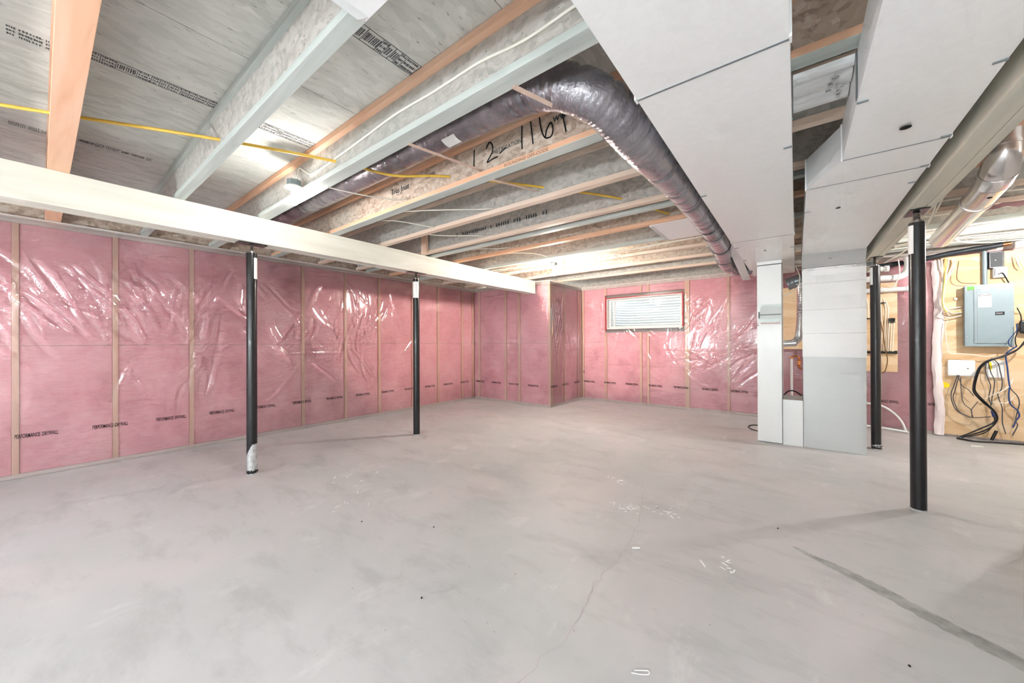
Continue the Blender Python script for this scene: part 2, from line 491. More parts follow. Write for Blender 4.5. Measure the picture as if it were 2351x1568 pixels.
def batt(wall, parent, u0, u1, z0, z1, seed):
    rng = np.random.RandomState(seed)
    nu, nz = 9, 13
    ph = rng.rand(6) * 6.28
    vs, fs = [], []
    for j in range(nz):
        for i in range(nu):
            a, b = i / (nu - 1), j / (nz - 1)
            e = min(a, 1 - a, 0.25) * 4; g = min(b, 1 - b, 0.12) / 0.12
            n = -0.040 + 0.016 * math.sqrt(max(0, e)) * math.sqrt(max(0, g))
            n += 0.0035 * math.sin(7 * a + ph[0]) * math.sin(9 * b + ph[1]) - 0.0035
            vs.append(wall.P(u0 + (u1 - u0) * a, z0 + (z1 - z0) * b, n))
    k = len(vs)
    for j in range(nz):
        for i in range(nu):
            vs.append(wall.P(u0 + (u1 - u0) * i / (nu - 1), z0 + (z1 - z0) * j / (nz - 1), -0.115))
    q = lambda i, j, o=0: o + j * nu + i
    for j in range(nz - 1):
        for i in range(nu - 1):
            fs.append((q(i, j), q(i + 1, j), q(i + 1, j + 1), q(i, j + 1)))
    for i in range(nu - 1):
        fs.append((q(i, 0), q(i, 0, k), q(i + 1, 0, k), q(i + 1, 0)))
        fs.append((q(i, nz - 1), q(i + 1, nz - 1), q(i + 1, nz - 1, k), q(i, nz - 1, k)))
    for j in range(nz - 1):
        fs.append((q(0, j), q(0, j + 1), q(0, j + 1, k), q(0, j, k)))
        fs.append((q(nu - 1, j), q(nu - 1, j, k), q(nu - 1, j + 1, k), q(nu - 1, j + 1)))
    fs.append((q(0, 0, k), q(0, nz - 1, k), q(nu - 1, nz - 1, k), q(nu - 1, 0, k)))
    return MB().add(vs, fs).build('insulation_batt', 'pink_batt', parent, True)

def frame_wall(wall, parent, u0, u1, studs, seed, hole=None, sw=0.040, cut=1.205):
    """plates, studs and pink batts of one wall; hole = (u0, u1, z0, z1)"""
    ZB, ZP = 0.038, 2.325
    wall.box(u0, u1, -0.109, -0.016, 0.001, ZB).build('bottom_plate', 'plate_wood', parent)
    wall.box(u0, u1, -0.109, -0.014, ZP, ZP + 0.034).build('top_plate', 'plate_wood', parent)
    wall.box(u0, u1, -0.109, -0.016, ZP + 0.036, ZP + 0.068).build('top_plate', 'plate_wood', parent)
    for c in studs:
        if hole and hole[0] - 0.01 < c < hole[1] + 0.01:
            wall.box(c - sw / 2, c + sw / 2, -0.109, -0.02, ZB, hole[2] - 0.04).build('stud', 'stud_wood', parent)
            wall.box(c - sw / 2, c + sw / 2, -0.109, -0.02, hole[3] + 0.04, ZP).build('stud', 'stud_wood', parent)
        else:
            wall.box(c - sw / 2, c + sw / 2, -0.109, -0.02, ZB, ZP).build('stud', 'stud_wood', parent)
    ed = [u0] + [x for c in sorted(studs) for x in (c - sw / 2, c + sw / 2)] + [u1]
    k = 0
    for a, b in zip(ed[0::2], ed[1::2]):
        if b - a < 0.012: continue
        zs = [(ZB, cut), (cut + 0.003, ZP)]
        if hole and a < hole[1] - 0.02 and b > hole[0] + 0.02:
            zs = [(ZB, 0.75), (0.753, hole[2] - 0.04), (hole[3] + 0.04, ZP)]
        for z0, z1 in zs:
            batt(wall, parent, a + 0.002, b - 0.002, z0, z1, seed * 100 + k); k += 1

def film(wall, parent, u0, u1, studs, seed, nfold, hole=None, res=0.0125, amp=1.0, hot=None, crease=1.075):
    """clear vapour barrier: slack sheet with folds pulled from the staples"""
    rng = np.random.RandomState(seed)
    nu = int((u1 - u0) / res) + 1; nz = int(2.36 / res) + 1
    u = np.linspace(u0, u1, nu); z = np.linspace(0.004, 2.372, nz)
    U, Z = np.meshgrid(u, z)
    D = np.zeros_like(U)
    for k in range(10):
        a, b, p, q = rng.rand(4)
        D += 0.0011 * np.sin((2 + 7 * a) * U + 6.28 * p) * np.sin((1.5 + 6 * b) * Z + 6.28 * q)
    for k in range(nfold):
        if hot and rng.rand() < 0.62:
            h = hot[rng.randint(len(hot))]
            cu, cz = h[0] + rng.randn() * h[2], h[1] + rng.randn() * h[3]
            ang = math.radians(h[4] + rng.randn() * h[5])
        else:
            cu, cz = u0 + rng.rand() * (u1 - u0), 0.55 + rng.rand() * 1.6
            ang = math.radians(rng.choice([-62, -50, 65, 50, 85, -80]) + rng.randn() * 10)
        L = 0.08 + 0.22 * rng.rand(); w = 0.009 + 0.012 * rng.rand(); A = amp * (0.003 + 0.006 * rng.rand()) * (1 if rng.rand() > 0.35 else -1)
        du, dz = U - cu, Z - cz
        s = du * math.cos(ang) + dz * math.sin(ang); t = -du * math.sin(ang) + dz * math.cos(ang)
        t = t + 0.10 * rng.randn() * s * s / max(L, 0.1)
        D += A * np.exp(-(s / L) ** 4) * (np.exp(-(t / w) ** 2) - 0.35 * np.exp(-((t - 1.8 * w) / (1.3 * w)) ** 2))
    D += 0.0045 * np.exp(-((Z - crease - 0.004 * np.sin(3 * U)) / 0.006) ** 2)
    calm = np.exp(-((Z - 0.385) / 0.07) ** 4)
    D = D * (1 - 0.93 * calm)
    D = np.clip(D, -0.010, 0.020)
    tight = np.zeros_like(U)
    for c in studs: tight = np.maximum(tight, np.exp(-((U - c) / 0.03) ** 2))
    D = D * (1 - 0.6 * tight)
    P = wall.P
    o = P(0, 0, 0); eu = np.array(P(1, 0, 0)) - np.array(o); en = np.array(P(0, 0, 1)) - np.array(o)
    pts = np.array(o)[None, :] + U.reshape(-1, 1) * eu + Z.reshape(-1, 1) * np.array([0, 0, 1.0]) + D.reshape(-1, 1) * en
    idx = np.arange(nu * nz).reshape(nz, nu)
    quads = np.stack([idx[:-1, :-1], idx[:-1, 1:], idx[1:, 1:], idx[1:, :-1]], -1).reshape(-1, 4)
    if hole:
        cu = 0.25 * U.reshape(-1)[quads].sum(1); cz = 0.25 * Z.reshape(-1)[quads].sum(1)
        quads = quads[~((cu > hole[0]) & (cu < hole[1]) & (cz > hole[2]) & (cz < hole[3]))]
    c = np.array([pts[:, 0].mean(), pts[:, 1].mean(), 0.004])
    me = bpy.data.meshes.new('vapour_barrier')
    me.from_pydata((pts - c).tolist(), [], quads.tolist())
    me.materials.append(MAT['clear_poly'])
    me.polygons.foreach_set('use_smooth', [True] * len(me.polygons))
    ob = bpy.data.objects.new('vapour_barrier', me); COL.objects.link(ob)
    place(ob, Vector(c), parent)
    return tag(ob, 'clear plastic vapour barrier film with folds')

# --- long left wall
ST_L = [-2.57, -1.96, -1.35, -0.74, -0.13, 0.49, 1.10, 1.70, 2.33, 2.96, 3.55, 4.24, 4.85, 5.51]
frame_wall(WLEFT, wall_left, -3.0, YB + 0.017, ST_L + [YB - 0.012], 1)
f_left = film(WLEFT, wall_left, -3.0, YB, ST_L, 11, 210, hot=[(-0.05, 1.62, 0.18, 0.16, -62, 12), (0.35, 1.66, 0.2, 0.18, -60, 10), (0.75, 1.66, 0.2, 0.16, -55, 14), (1.15, 1.35, 0.1, 0.25, 80, 14), (2.2, 1.4, 0.5, 0.3, -55, 14), (3.0, 1.55, 0.5, 0.2, 70, 14)])
# --- short wall, jog wall, window wall
ST_B = [-5.45, -4.72, -4.37, -3.661]
frame_wall(WBACK, wall_back, -5.70, XJ - 0.002, ST_B, 2, sw=0.045)
f_back = film(WBACK, wall_back, -5.575, XJ, ST_B, 12, 24, amp=0.7)
ST_J = [5.905, 6.45, 7.02]
frame_wall(WJOG, wall_jog, YB + 0.12, YW + 0.017, ST_J[1:] + [YW - 0.008], 3)
f_jog = film(WJOG, wall_jog, YB, YW - 0.012, ST_J, 13, 30, amp=1.1, hot=[(6.2, 1.5, 0.2, 0.3, 82, 10)])
ST_W = [-3.622, -3.11, -2.39, -2.25, -1.578, -1.538, -0.91, -0.30, 0.31, 0.92, 1.45]
HOLE = (WX0 - 0.03, WX1 + 0.03, WZ0 - 0.03, WZ1 + 0.03)
frame_wall(WWIN, wall_window, XJ - 0.017, 4.2, ST_W, 4, hole=HOLE)
f_win = film(WWIN, wall_window, XJ + 0.012, 1.47, ST_W, 14, 80, hole=(WX0, WX1, WZ0, WZ1), hot=[(-1.35, 1.7, 0.18, 0.2, 70, 22), (-0.9, 1.35, 0.25, 0.3, 45, 25), (-2.3, 1.36, 0.3, 0.06, -50, 25), (-1.2, 1.0, 0.3, 0.3, 30, 20), (-3.2, 1.8, 0.1, 0.2, 80, 14)])

# --- stencilled text on the film, one print every 46 cm
def stencil(parent, o, right):
    text('printed_text', 'PERFORMANCE  DRYWALL', o, right, (0, 0, 1), 0.052, 'black_ink', parent, sx=0.395, shear=0.10, bold=0.0008)
for k in range(-5, 13): stencil(f_left, (XL + 0.004, -0.01 + 0.4633 * k, 0.366), (0, 1, 0))
for x in (-5.40, -4.95, -4.49, -4.02): stencil(f_back, (x, YB - 0.004, 0.366), (1, 0, 0))
for y in (5.99, 6.42, 6.90): stencil(f_jog, (XJ + 0.004, y, 0.366), (0, 1, 0))
for x in (-3.47, -3.01, -2.56, -2.11, -1.66, -1.19, -0.75, -0.28, 0.17, 0.55, 0.97, 1.33): stencil(f_win, (x, YW - 0.004, 0.372), (1, 0, 0))

# ------------------------------------------------------------------ window and its well
win = empty('window_1', ((WX0 + WX1) / 2, YW + 0.05, WZ0), kind='structure', label='small white basement window looking into a ribbed window well')
def ring(x0, x1, z0, z1, t, y0, y1):
    m = MB()
    m.box(x0, x1, y0, y1, z0, z0 + t); m.box(x0, x1, y0, y1, z1 - t, z1)
    m.box(x0, x0 + t, y0, y1, z0 + t, z1 - t); m.box(x1 - t, x1, y0, y1, z0 + t, z1 - t)
    return m
ring(WX0, WX1, WZ0, WZ1, 0.022, YW + 0.001, YW + 0.16).build('jamb_liner', 'vinyl_white', win)
ring(WX0 + 0.022, WX1 - 0.022, WZ0 + 0.022, WZ1 - 0.022, 0.038, YW + 0.10, YW + 0.155).build('window_frame', 'vinyl_white', win, bevel=0.004)
MB().box(WX0 + 0.115, WX0 + 0.14, YW + 0.11, YW + 0.15, WZ0 + 0.06, WZ1 - 0.06).build('mullion', 'vinyl_white', win)
MB().box(WX0 + 0.06, WX1 - 0.06, YW + 0.125, YW + 0.131, WZ0 + 0.06, WZ1 - 0.06).build('pane', 'window_glass', win)
MB().box(-2.235, -2.19, YW + 0.085, YW + 0.10, WZ1 - 0.15, WZ1 - 0.065).build('latch', 'vinyl_white', win, bevel=0.004)
for (a, b, c, d) in ((WX0 - 0.012, WX0 + 0.010, WZ0 - 0.02, WZ1 + 0.025), (WX1 - 0.002, WX1 + 0.022, WZ0 + 0.02, WZ1 + 0.03)):
    mb = MB(); k = 14
    rg = random.Random(int(a * 1000))
    vs = []; fs = []
    for i in range(k + 1):
        zz = c + (d - c) * i / k
        vs += [(a + rg.uniform(-.006, .006), YW - 0.024, zz), (b + rg.uniform(-.004, .004), YW - 0.024, zz), (a, YW - 0.021, zz), (b, YW - 0.021, zz)]
    for i in range(k):
        q = i * 4
        fs += [(q, q + 1, q + 5, q + 4), (q + 2, q + 6, q + 7, q + 3), (q, q + 4, q + 6, q + 2), (q + 1, q + 3, q + 7, q + 5)]
    mb.add(vs, fs).build('red_tape_strip', 'red_tape', win)
MB().box(WX0, WX1, YW - 0.006, YW - 0.001, WZ1 - 0.008, WZ1 + 0.010).build('red_tape_strip', 'red_tape', win)
# window well: ribbed half shell outside the wall
well = empty('window_well', ((WX0 + WX1) / 2, YW + 0.33, 1.30), 'white ribbed metal window well outside the small window', 'window well')
vs, fs = [], []
nz, na = 84, 30
cxw = (WX0 + WX1) / 2
for j in range(nz + 1):
    zz = 1.30 + 1.05 * j / nz
    rr = 0.012 * math.cos(2 * PI * (zz - 1.30) / 0.055)
    for i in range(na + 1):
        th = PI * i / na
        e = 0.45
        cx_, sy_ = math.cos(th), math.sin(th)
        X = cxw - (0.80 + rr) * math.copysign(abs(cx_) ** e, cx_)
        Yq = YW + 0.325 + (0.72 + rr) * abs(sy_) ** e
        vs.append((X, Yq, zz))
for j in range(nz):
    for i in range(na):
        q = j * (na + 1) + i
        fs.append((q, q + 1, q + na + 2, q + na + 1))
MB().add(vs, fs).build('ribbed_shell', 'well_metal', well, True)
MB().box(cxw - 0.82, cxw + 0.82, YW + 0.325, YW + 1.06, 1.22, 1.30).build('gravel_bed', 'gravel', well)

# ------------------------------------------------------------------ subfloor
ceiling = MB().box(-6.0, 4.4, -3.3, 7.5, 2.722, 2.80).build('ceiling', 'concrete_wall', kind='structure', label='strand board subfloor seen between the floor joists')
cols = [-5.90, -4.695, -3.475, -2.245, -1.025, 0.195, 1.415, 2.635, 3.855, 4.38]
rows = [-3.3, -1.12, 1.31, 3.75, 6.19, 7.48]
rows2 = [-3.3, 0.09, 2.53, 4.97, 7.48]
proto = {}
for i in range(len(cols) - 1):
    rw = rows if i % 2 == 0 else rows2
    for j in range(len(rw) - 1):
        w, l = cols[i + 1] - cols[i] - 0.004, rw[j + 1] - rw[j] - 0.004
        key = (round(w, 3), round(l, 3))
        cx_, cy_ = (cols[i] + cols[i + 1]) / 2, (rw[j] + rw[j + 1]) / 2
        if key in proto: inst(proto[key], (cx_, cy_, 2.700), ceiling)
        else: proto[key] = MB().box(cx_ - w / 2, cx_ + w / 2, cy_ - l / 2, cy_ + l / 2, 2.700, 2.721).build('osb_sheet', 'osb_sheet', ceiling)

def stamp(x, y0, y1, w, seed, frame=True):
    """unreadable mill stamp on a sheet: ruled boxes and rows of small marks, printed along Y"""
    rg = random.Random(seed); m = MB(); z0, z1 = 2.6985, 2.6995
    L = y1 - y0; y = y0
    while y < y1 - 0.01:
        cell = min(rg.choice([0.035, 0.055, 0.08]), y1 - y)
        if frame: m.box(x - w / 2, x + w / 2, y, y + 0.0025, z0, z1)
        kind = rg.random()
        nrow = 1 if kind < 0.3 else 3
        for r in range(nrow):
            xa = x - w / 2 + w * (r + 0.18) / nrow; xb = x - w / 2 + w * (r + 0.80) / nrow
            q = y + 0.007
            while q < y + cell - 0.006:
                g = rg.uniform(0.0022, 0.006)
                m.box(xa + rg.uniform(0, .004), xb - rg.uniform(0, .004), q, q + g, z0, z1)
                if rg.random() < 0.5: m.box((xa + xb) / 2 - .0012, (xa + xb) / 2 + .0012, q, q + g * 2.2, z0, z1)
                q += g + rg.uniform(0.002, 0.006)
        y += cell
    if frame:
        m.box(x - w / 2, x - w / 2 + 0.0025, y0, y1, z0, z1); m.box(x + w / 2 - 0.0025, x + w / 2, y0, y1, z0, z1)
    m.build('mill_stamp', 'faded_ink' if not frame else 'cable_grey', ceiling)
stamp(-2.845, 0.16, 0.69, 0.085, 1); stamp(-1.63, 0.92, 1.27, 0.10, 2); stamp(-2.86, 0.90, 1.27, 0.10, 3)
stamp(-2.92, -0.10, 0.045, 0.10, 4, False); stamp(-4.10, 0.17, 0.56, 0.075, 5, False); stamp(-4.14, -0.13, 0.05, 0.07, 6, False); stamp(-0.42, 0.95, 1.25, 0.09, 7)

# ================================================================== FLOOR JOISTS
def i_joist(yfar, w, x0, x1, flange, web, label, group, edge=None, solid=False):
    r = empty('floor_joist', ((x0 + x1) / 2, yfar - w / 2, ZJ), label, 'joist', group)
    y0, y1, yc = yfar - w, yfar, yfar - w / 2
    MB().box(x0, x1, y0, y1, ZJ, ZJ + 0.038).build('bottom_flange', flange, r, bevel=0.002)
    MB().box(x0, x1, y0, y1, ZT - 0.038, ZT).build('top_flange', 'pine_pink' if edge or w == 0.089 else flange, r)
    MB().box(x0 + 0.002, x1 - 0.002, yc - 0.0055, yc + 0.0055, ZJ + 0.038, ZT - 0.038).build('web', web, r)
    if edge:
        MB().box(x0 + 0.004, x1 - 0.004, y0 - 0.0022, y0 - 0.0002, ZJ + 0.003, ZJ + 0.036).build('flange_edge', edge, r)
    return r
XA, XB = -5.60, 0.755
G1 = 'joists spanning from the left wall to the right beam'
JOI = {}
for k, yf, w, fl, wb, lab, ed in [
    ('A', 0.133, 0.098, 'pine_pink', 'osb_web', 'orange pine floor joist nearest the camera at far left', None),
    ('B', 0.735, 0.062, 'flange_grey', 'osb_web', 'grey floor joist between the orange joist and the bulb joist', None),
    ('C', 1.347, 0.089, 'flange_grey', 'osb_web', 'grey floor joist with white cable stapled along it, beside lit bulb', None),
    ('D', 2.010, 0.085, 'flange_grey', 'osb_web_warm', 'floor joist with 12-1161 handwritten on its web', 'pine_pink'),
    ('E', 2.600, 0.062, 'flange_warm', 'osb_web', 'floor joist just behind the one with 12-1161 written on it', None),
    ('F', 3.190, 0.062, 'flange_warm', 'osb_web', 'cream floor joist, front one of the close pair', None),
    ('F2', 3.365, 0.062, 'flange_grey', 'osb_web_warm', 'grey floor joist, rear one of the close pair', None),
    ('G', 3.800, 0.062, 'pine_pink', 'osb_web_warm', 'pinkish floor joist in front of the larger white joist pan', None),
    ('H', 4.430, 0.062, 'flange_grey', 'osb_web', 'grey floor joist behind the larger white joist pan with cables under it', None),
    ('I', 5.020, 0.062, 'flange_warm', 'osb_web_warm', 'third floor joist from the window wall in front of the warm bulb', None),
    ('J', 5.640, 0.062, 'flange_warm', 'osb_web_warm', 'second floor joist from the window wall just behind the warm bulb', None),
    ('K', 6.300, 0.062, 'flange_warm', 'osb_web', 'last floor joist before the window wall', None)]:
    JOI[k] = i_joist(yf, w, XA, XB, fl, wb, lab, G1, ed)
for yf in (-0.49, -1.10, -1.71, -2.32):
    i_joist(yf, 0.062, XA, XB, 'flange_grey', 'osb_web', 'floor joist overhead behind the camera', 'joists behind the camera')
G2 = 'joists to the right of the right beam'
for yf, fl, wb, lab in [
    (2.715, 'flange_warm', 'osb_web', 'right bay joist nearest the camera at the top right edge'),
    (3.285, 'pine_pink', 'osb_web_warm', 'right bay joist just in front of the round metal elbow'),
    (3.895, 'pine_pink', 'osb_web_warm', 'pink right bay joist just behind the round metal elbow'),
    (4.560, 'flange_warm', 'osb_web', 'right bay joist with white cable ends hanging in front'),
    (5.080, 'flange_warm', 'osb_web', 'right bay joist with torn pink insulation stuck to it'),
    (5.740, 'flange_grey', 'osb_web', 'right bay joist just behind the torn pink insulation'),
    (6.330, 'flange_grey', 'osb_web', 'grey right bay joist with white cables running along it'),
    (6.960, 'flange_grey', 'osb_web', 'last right bay joist above the electrical panel')]:
    i_joist(yf, 0.062, 0.645, 4.19, fl, wb, lab, G2)

# rim boards closing the joist bays over the walls
MB().box(-5.69, -5.655, -3.0, 7.4, ZJ, ZT).build('rim_board', 'osb_web_warm', wall_left)
MB().box(-5.60, 4.19, 7.20, 7.235, ZJ, ZT).build('rim_board', 'osb_web', wall_window)
# squash block beside the beam, between two joists
MB().box(-3.90, -3.80, 3.085, 3.125, ZJ + 0.001, ZT - 0.001).build('squash_block', 'stud_wood', label='short upright wood block on the beam beside a joist end', cat='wood block')

# --- writing on the joist webs
D = JOI['D']
yw = 2.010 - 0.0425 - 0.0075
def brush(pts, r=0.0042):
    pts = [(x, yw - 0.001, z) for x, z in pts]
    return MB().tube(smooth_path(pts, 6), r, 6)
m = MB()
def stroke(m, pts, r=0.0042):
    P = smooth_path([(x, yw - 0.0015, z) for x, z in pts], 6)
    for a, b in zip(P[:-1], P[1:]):
        d = (b - a)
        if d.length < 1e-6: continue
        n = Vector((-d.z, 0, d.x)).normalized() * r
        e = d.normalized() * r * 0.5
        q = [a - e + n, a - e - n, b + e - n, b + e + n]
        m.add([(p.x, yw - 0.002, p.z) for p in q] + [(p.x, yw - 0.0003, p.z) for p in q],
              [(0, 1, 2, 3), (7, 6, 5, 4), (0, 4, 5, 1), (1, 5, 6, 2), (2, 6, 7, 3), (3, 7, 4, 0)])
sc = 0.97
for s in ([(-1.862, 2.632), (-1.865, 2.57), (-1.866, 2.512)],
          [(-1.745, 2.605), (-1.715, 2.640), (-1.685, 2.605), (-1.69, 2.56), (-1.735, 2.505), (-1.69, 2.512), (-1.640, 2.515)],
          [(-1.620, 2.532), (-1.565, 2.553)],
          [(-1.428, 2.652), (-1.430, 2.58), (-1.428, 2.500)],
          [(-1.358, 2.655), (-1.350, 2.59), (-1.340, 2.505)],
          [(-1.290, 2.655), (-1.278, 2.58), (-1.250, 2.515), (-1.205, 2.505), (-1.190, 2.545), (-1.205, 2.592), (-1.235, 2.560), (-1.245, 2.520)],
          [(-1.130, 2.655), (-1.115, 2.58), (-1.098, 2.500)]):
    m = MB(); stroke(m, s); m.build('handwritten_stroke', 'marker_ink', D)
pass
def wtext(body, x, z, size, mat='faded_ink', sx=1.0):
    text('printed_text', body, (x, yw - 0.0012, z), (1, 0, 0), (0, 0, 1), size, mat, D, sx=sx, align='LEFT', bold=0.0006)
wtext('Trus Joist', -2.90, 2.555, 0.075, 'cable_grey', 0.9)
wtext('13000', -2.42, 2.565, 0.060, 'cable_grey', 0.8)
wtext('www.w', -1.19, 2.585, 0.075, 'blue_ink', 0.9)
wtext('INSTALLATION', -1.69, 2.545, 0.042, 'faded_ink', 0.9)
text('printed_text', 'ROUNDING OFF-CODE', (-1.55, 2.010 - 0.085 - 0.0030, ZJ + 0.006), (1, 0, 0), (0, 0, 1), 0.030, 'faded_ink', D, sx=1.1, align='LEFT')
# faint blue mill print on the cream joist web: short upright marks
rg = random.Random(5); m = MB(); x = -3.3; yq = 3.190 - 0.031 - 0.0072
while x < -2.0:
    g = rg.uniform(0.012, 0.03)
    for t in range(2): m.box(x + t * g * .5, x + t * g * .5 + 0.006, yq - 0.0006, yq, 2.515 + rg.uniform(-.006, .006), 2.560 + rg.uniform(-.006, .006))
    m.box(x, x + g, yq - 0.0006, yq, 2.534, 2.541)
    x += g + (0.012 if rg.random() < 0.8 else 0.07)
m.build('printed_marks', 'blue_ink', JOI['F'], kind='stuff')

# ================================================================== BEAMS
bl = empty('support_beam', (-4.04, 1.4, 2.155), 'pale laminated support beam running along the pink left wall', 'beam')
for i in range(4):
    MB().box(-4.128 + 0.0445 * i + 0.0006, -4.128 + 0.0445 * (i + 1) - 0.0006, -3.0, 5.835, 2.155 + (0.004 if i in (1,) else 0), 2.393).build('ply', 'lvl_beam', bl)
br = empty('support_beam', (0.70, 2.0, 2.155), 'greenish laminated support beam beside the wide white duct on the right', 'beam')
for i in range(3):
    MB().box(0.635 + 0.0435 * i + 0.0006, 0.635 + 0.0435 * (i + 1) - 0.0006, -3.0, 7.12, 2.155 + (0.003 if i == 1 else 0), 2.393).build('ply', 'lvl_green', br)
MB().box(0.655, 0.745, 6.05, 6.17, 2.115, 2.154).build('junction_box', 'dark_metal', label='small grey metal box under the right beam above the far post', cat='junction box')

# ================================================================== STEEL POSTS
def sticker(m, cx, cy, r, a0, a1, z0, z1):
    d = Vector((cx, cy)).normalized(); rt = Vector((d.y, -d.x))
    n = 8; vs = []
    for rr in (r + 0.0006, r + 0.0016):
        for z in (z0, z1):
            for i in range(n + 1):
                a = math.radians(a0 + (a1 - a0) * i / n)
                q = -d * math.cos(a) + rt * math.sin(a)
                vs.append((cx + q.x * rr, cy + q.y * rr, z))
    k = n + 1; fs = []
    for i in range(n):
        fs += [(2 * k + i, 2 * k + i + 1, 3 * k + i + 1, 3 * k + i), (i, k + i, k + i + 1, i + 1), (i, i + 1, 2 * k + i + 1, 2 * k + i), (k + i, 3 * k + i, 3 * k + i + 1, k + i + 1)]
    fs += [(0, 2 * k, 3 * k, k), (n, k + n, 3 * k + n, 2 * k + n)]
    return m.add(vs, fs)
def post(cx, cy, label, a0, a1, zs, scuff=0.0, plate=(0.10, 0.13), ztop=2.065, sr=0.013):
    r = empty('steel_post', (cx, cy, 0), label, 'post', 'adjustable steel posts under the beams')
    R = 0.0425
    MB().lathe((cx, cy, 0.0), [(R, 0.004), (R, ztop - 0.002), (R - 0.003, ztop)], 32).build('tube', 'black_paint', r, True)
    MB().lathe((cx, cy, 0.0), [(R + 0.0015, 0.0), (R + 0.0015, 0.010)], 32).build('foot', 'post_scuffed', r, True)
    MB().lathe((cx, cy, 0.0), [(R - 0.004, ztop + 0.0005), (R - 0.004, ztop + 0.007), (sr + 0.006, ztop + 0.009), (sr + 0.006, ztop + 0.020)], 24).build('collar', 'steel_screw', r, True)
    m = MB(); k = 26; prof = []
    for i in range(k + 1): prof.append((sr + (0.0014 if i % 2 else -0.0008), ztop + 0.006 + (2.146 - ztop - 0.006) * i / k))
    m.lathe((cx, cy, 0), prof, 14).build('screw', 'steel_screw', r, True)
    p = MB().box(cx - plate[0] / 2, cx + plate[0] / 2, cy - plate[1], cy + plate[1], 2.1465, 2.1535).build('bearing_plate', 'black_paint', r, bevel=0.001)
    for sx in (-1, 1):
        for sy in (-1, 1):
            MB().lathe((cx + sx * plate[0] * 0.33, cy + sy * plate[1] * 0.72, 2.1445), [(0.006, 0), (0.006, 0.0019)], 10).build('screw_head', 'chrome', p)
    sticker(MB(), cx, cy, R, a0, a1, zs[0], zs[1]).build('label_sticker', 'white_label', r)
    if scuff > 0:
        n = 40; vs = []; rg = random.Random(int(cy * 100))
        d = Vector((cx, cy)).normalized(); rt = Vector((d.y, -d.x))
        a0_, a1_ = -68, 88
        for i in range(n + 1):
            t = i / n
            a = math.radians(a0_ + (a1_ - a0_) * t); q = -d * math.cos(a) + rt * math.sin(a)
            top = scuff * (0.62 + 0.38 * min(1, t * 2.2)) + rg.uniform(-.006, .006)
            for z in (0.035 + rg.uniform(-.012, .012), top):
                vs.append((cx + q.x * (R + 0.0012), cy + q.y * (R + 0.0012), z))
        fs = [(2 * i, 2 * i + 2, 2 * i + 3, 2 * i + 1) for i in range(n)]
        MB().add(vs, fs).build('bare_metal_patch', 'post_scuffed', r, True, label='patch where the black paint is missing')
        for i in range(7):
            a = math.radians(rg.uniform(-60, 80)); q = -d * math.cos(a) + rt * math.sin(a)
            c = Vector((cx + q.x * (R + 0.002), cy + q.y * (R + 0.002), rg.uniform(0.012, 0.045)))
            MB().box(c.x - .006, c.x + .006, c.y - .004, c.y + .004, c.z - .005, c.z + .006).build('paint_flake', 'black_paint', r)
    return r
post(-4.040, 1.225, 'black steel post with bare metal at its foot, under the left beam', 25, 86, (1.825, 2.022), 0.28, (0.105, 0.115))
post(-4.000, 3.082, 'black steel post with white sticker facing the camera under the left beam', -80, 40, (1.815, 2.03), 0, (0.105, 0.13))
post(0.694, 3.897, 'thick black steel post nearest the camera under the right beam', -88, -22, (1.85, 2.055), 0.0, (0.10, 0.10), 2.075, 0.020)
post(0.708, 5.795, 'black steel post beside the grey return air drop under the right beam', -88, -25, (1.855, 2.05), 0.06, (0.10, 0.12))

# ================================================================== DUCTS
ZD0, ZD1 = 2.195, 2.388
def section(poly, parent, name='duct_section', brk=0.006, mat='duct_metal', z0=ZD0, z1=ZD1):
    """sheet metal box with a cross-broken underside"""
    n = len(poly)
    cx = sum(p[0] for p in poly) / n; cy = sum(p[1] for p in poly) / n
    vs = [(x, y, z0) for x, y in poly] + [(x, y, z1) for x, y in poly] + [(cx, cy, z0 - brk)]
    fs = [(i, (i + 1) % n, 2 * n) for i in range(n)] + [tuple(range(n, 2 * n))] + [(i, (i + 1) % n, (i + 1) % n + n, i + n) for i in range(n)]
    return MB().add(vs, fs).build(name, mat, parent)
def rect(x0, x1, y0, y1): return [(x0, y0), (x1, y0), (x1, y1), (x0, y1)]
def slip(x0, x1, y, parent, t=0.0055, w=0.022):
    MB().box(x0 + 0.002, x1 - 0.002, y - 0.004, y + 0.0035, ZD0 - 0.0022, ZD0 + 0.002).build('seam_gap', 'dark_metal', parent)
    for a, b in ((x0 - 0.006, x0 + 0.001), (x1 - 0.001, x1 + 0.006)):
        MB().box(a, b, y - w, y + 0.010, ZD0 - 0.008, ZD1).build('slip_joint', 'duct_metal', parent)
def tab(x, y, parent, d=1):
    MB().box(min(x, x + d * 0.035), max(x, x + d * 0.035), y - 0.005, y + 0.005, ZD0 - 0.006, ZD0 - 0.001).build('drive_tab', 'dark_metal', parent)
def hole(x, y, z, parent, r=0.012, axis=2):
    MB().lathe((x, y, z), [(r, -0.0012), (r, 0.0)], 14, axis).build('test_hole', 'dark_hole', parent)

sup = empty('supply_duct', (-0.26, 2.0, ZD0), 'wide white sheet metal supply trunk duct above the furnace', 'duct')
for y0, y1 in ((-2.9, -1.25), (-1.25, 1.483), (1.483, 4.20), (4.20, 6.55)):
    section(rect(-0.503, -0.012, y0 + 0.001, y1 - 0.001), sup)
for y in (-1.25, 1.483, 4.20): slip(-0.503, -0.012, y, sup)
for x, y, d in ((-0.503, 2.72, 1), (-0.012, 2.30, -1), (-0.503, 4.45, 1), (-0.012, 4.75, -1), (-0.503, 5.2, 1)): tab(x, y, sup, d)
for y in (4.75, 5.32): hole(-0.26, y, ZD0 - 0.0045, sup, 0.013)
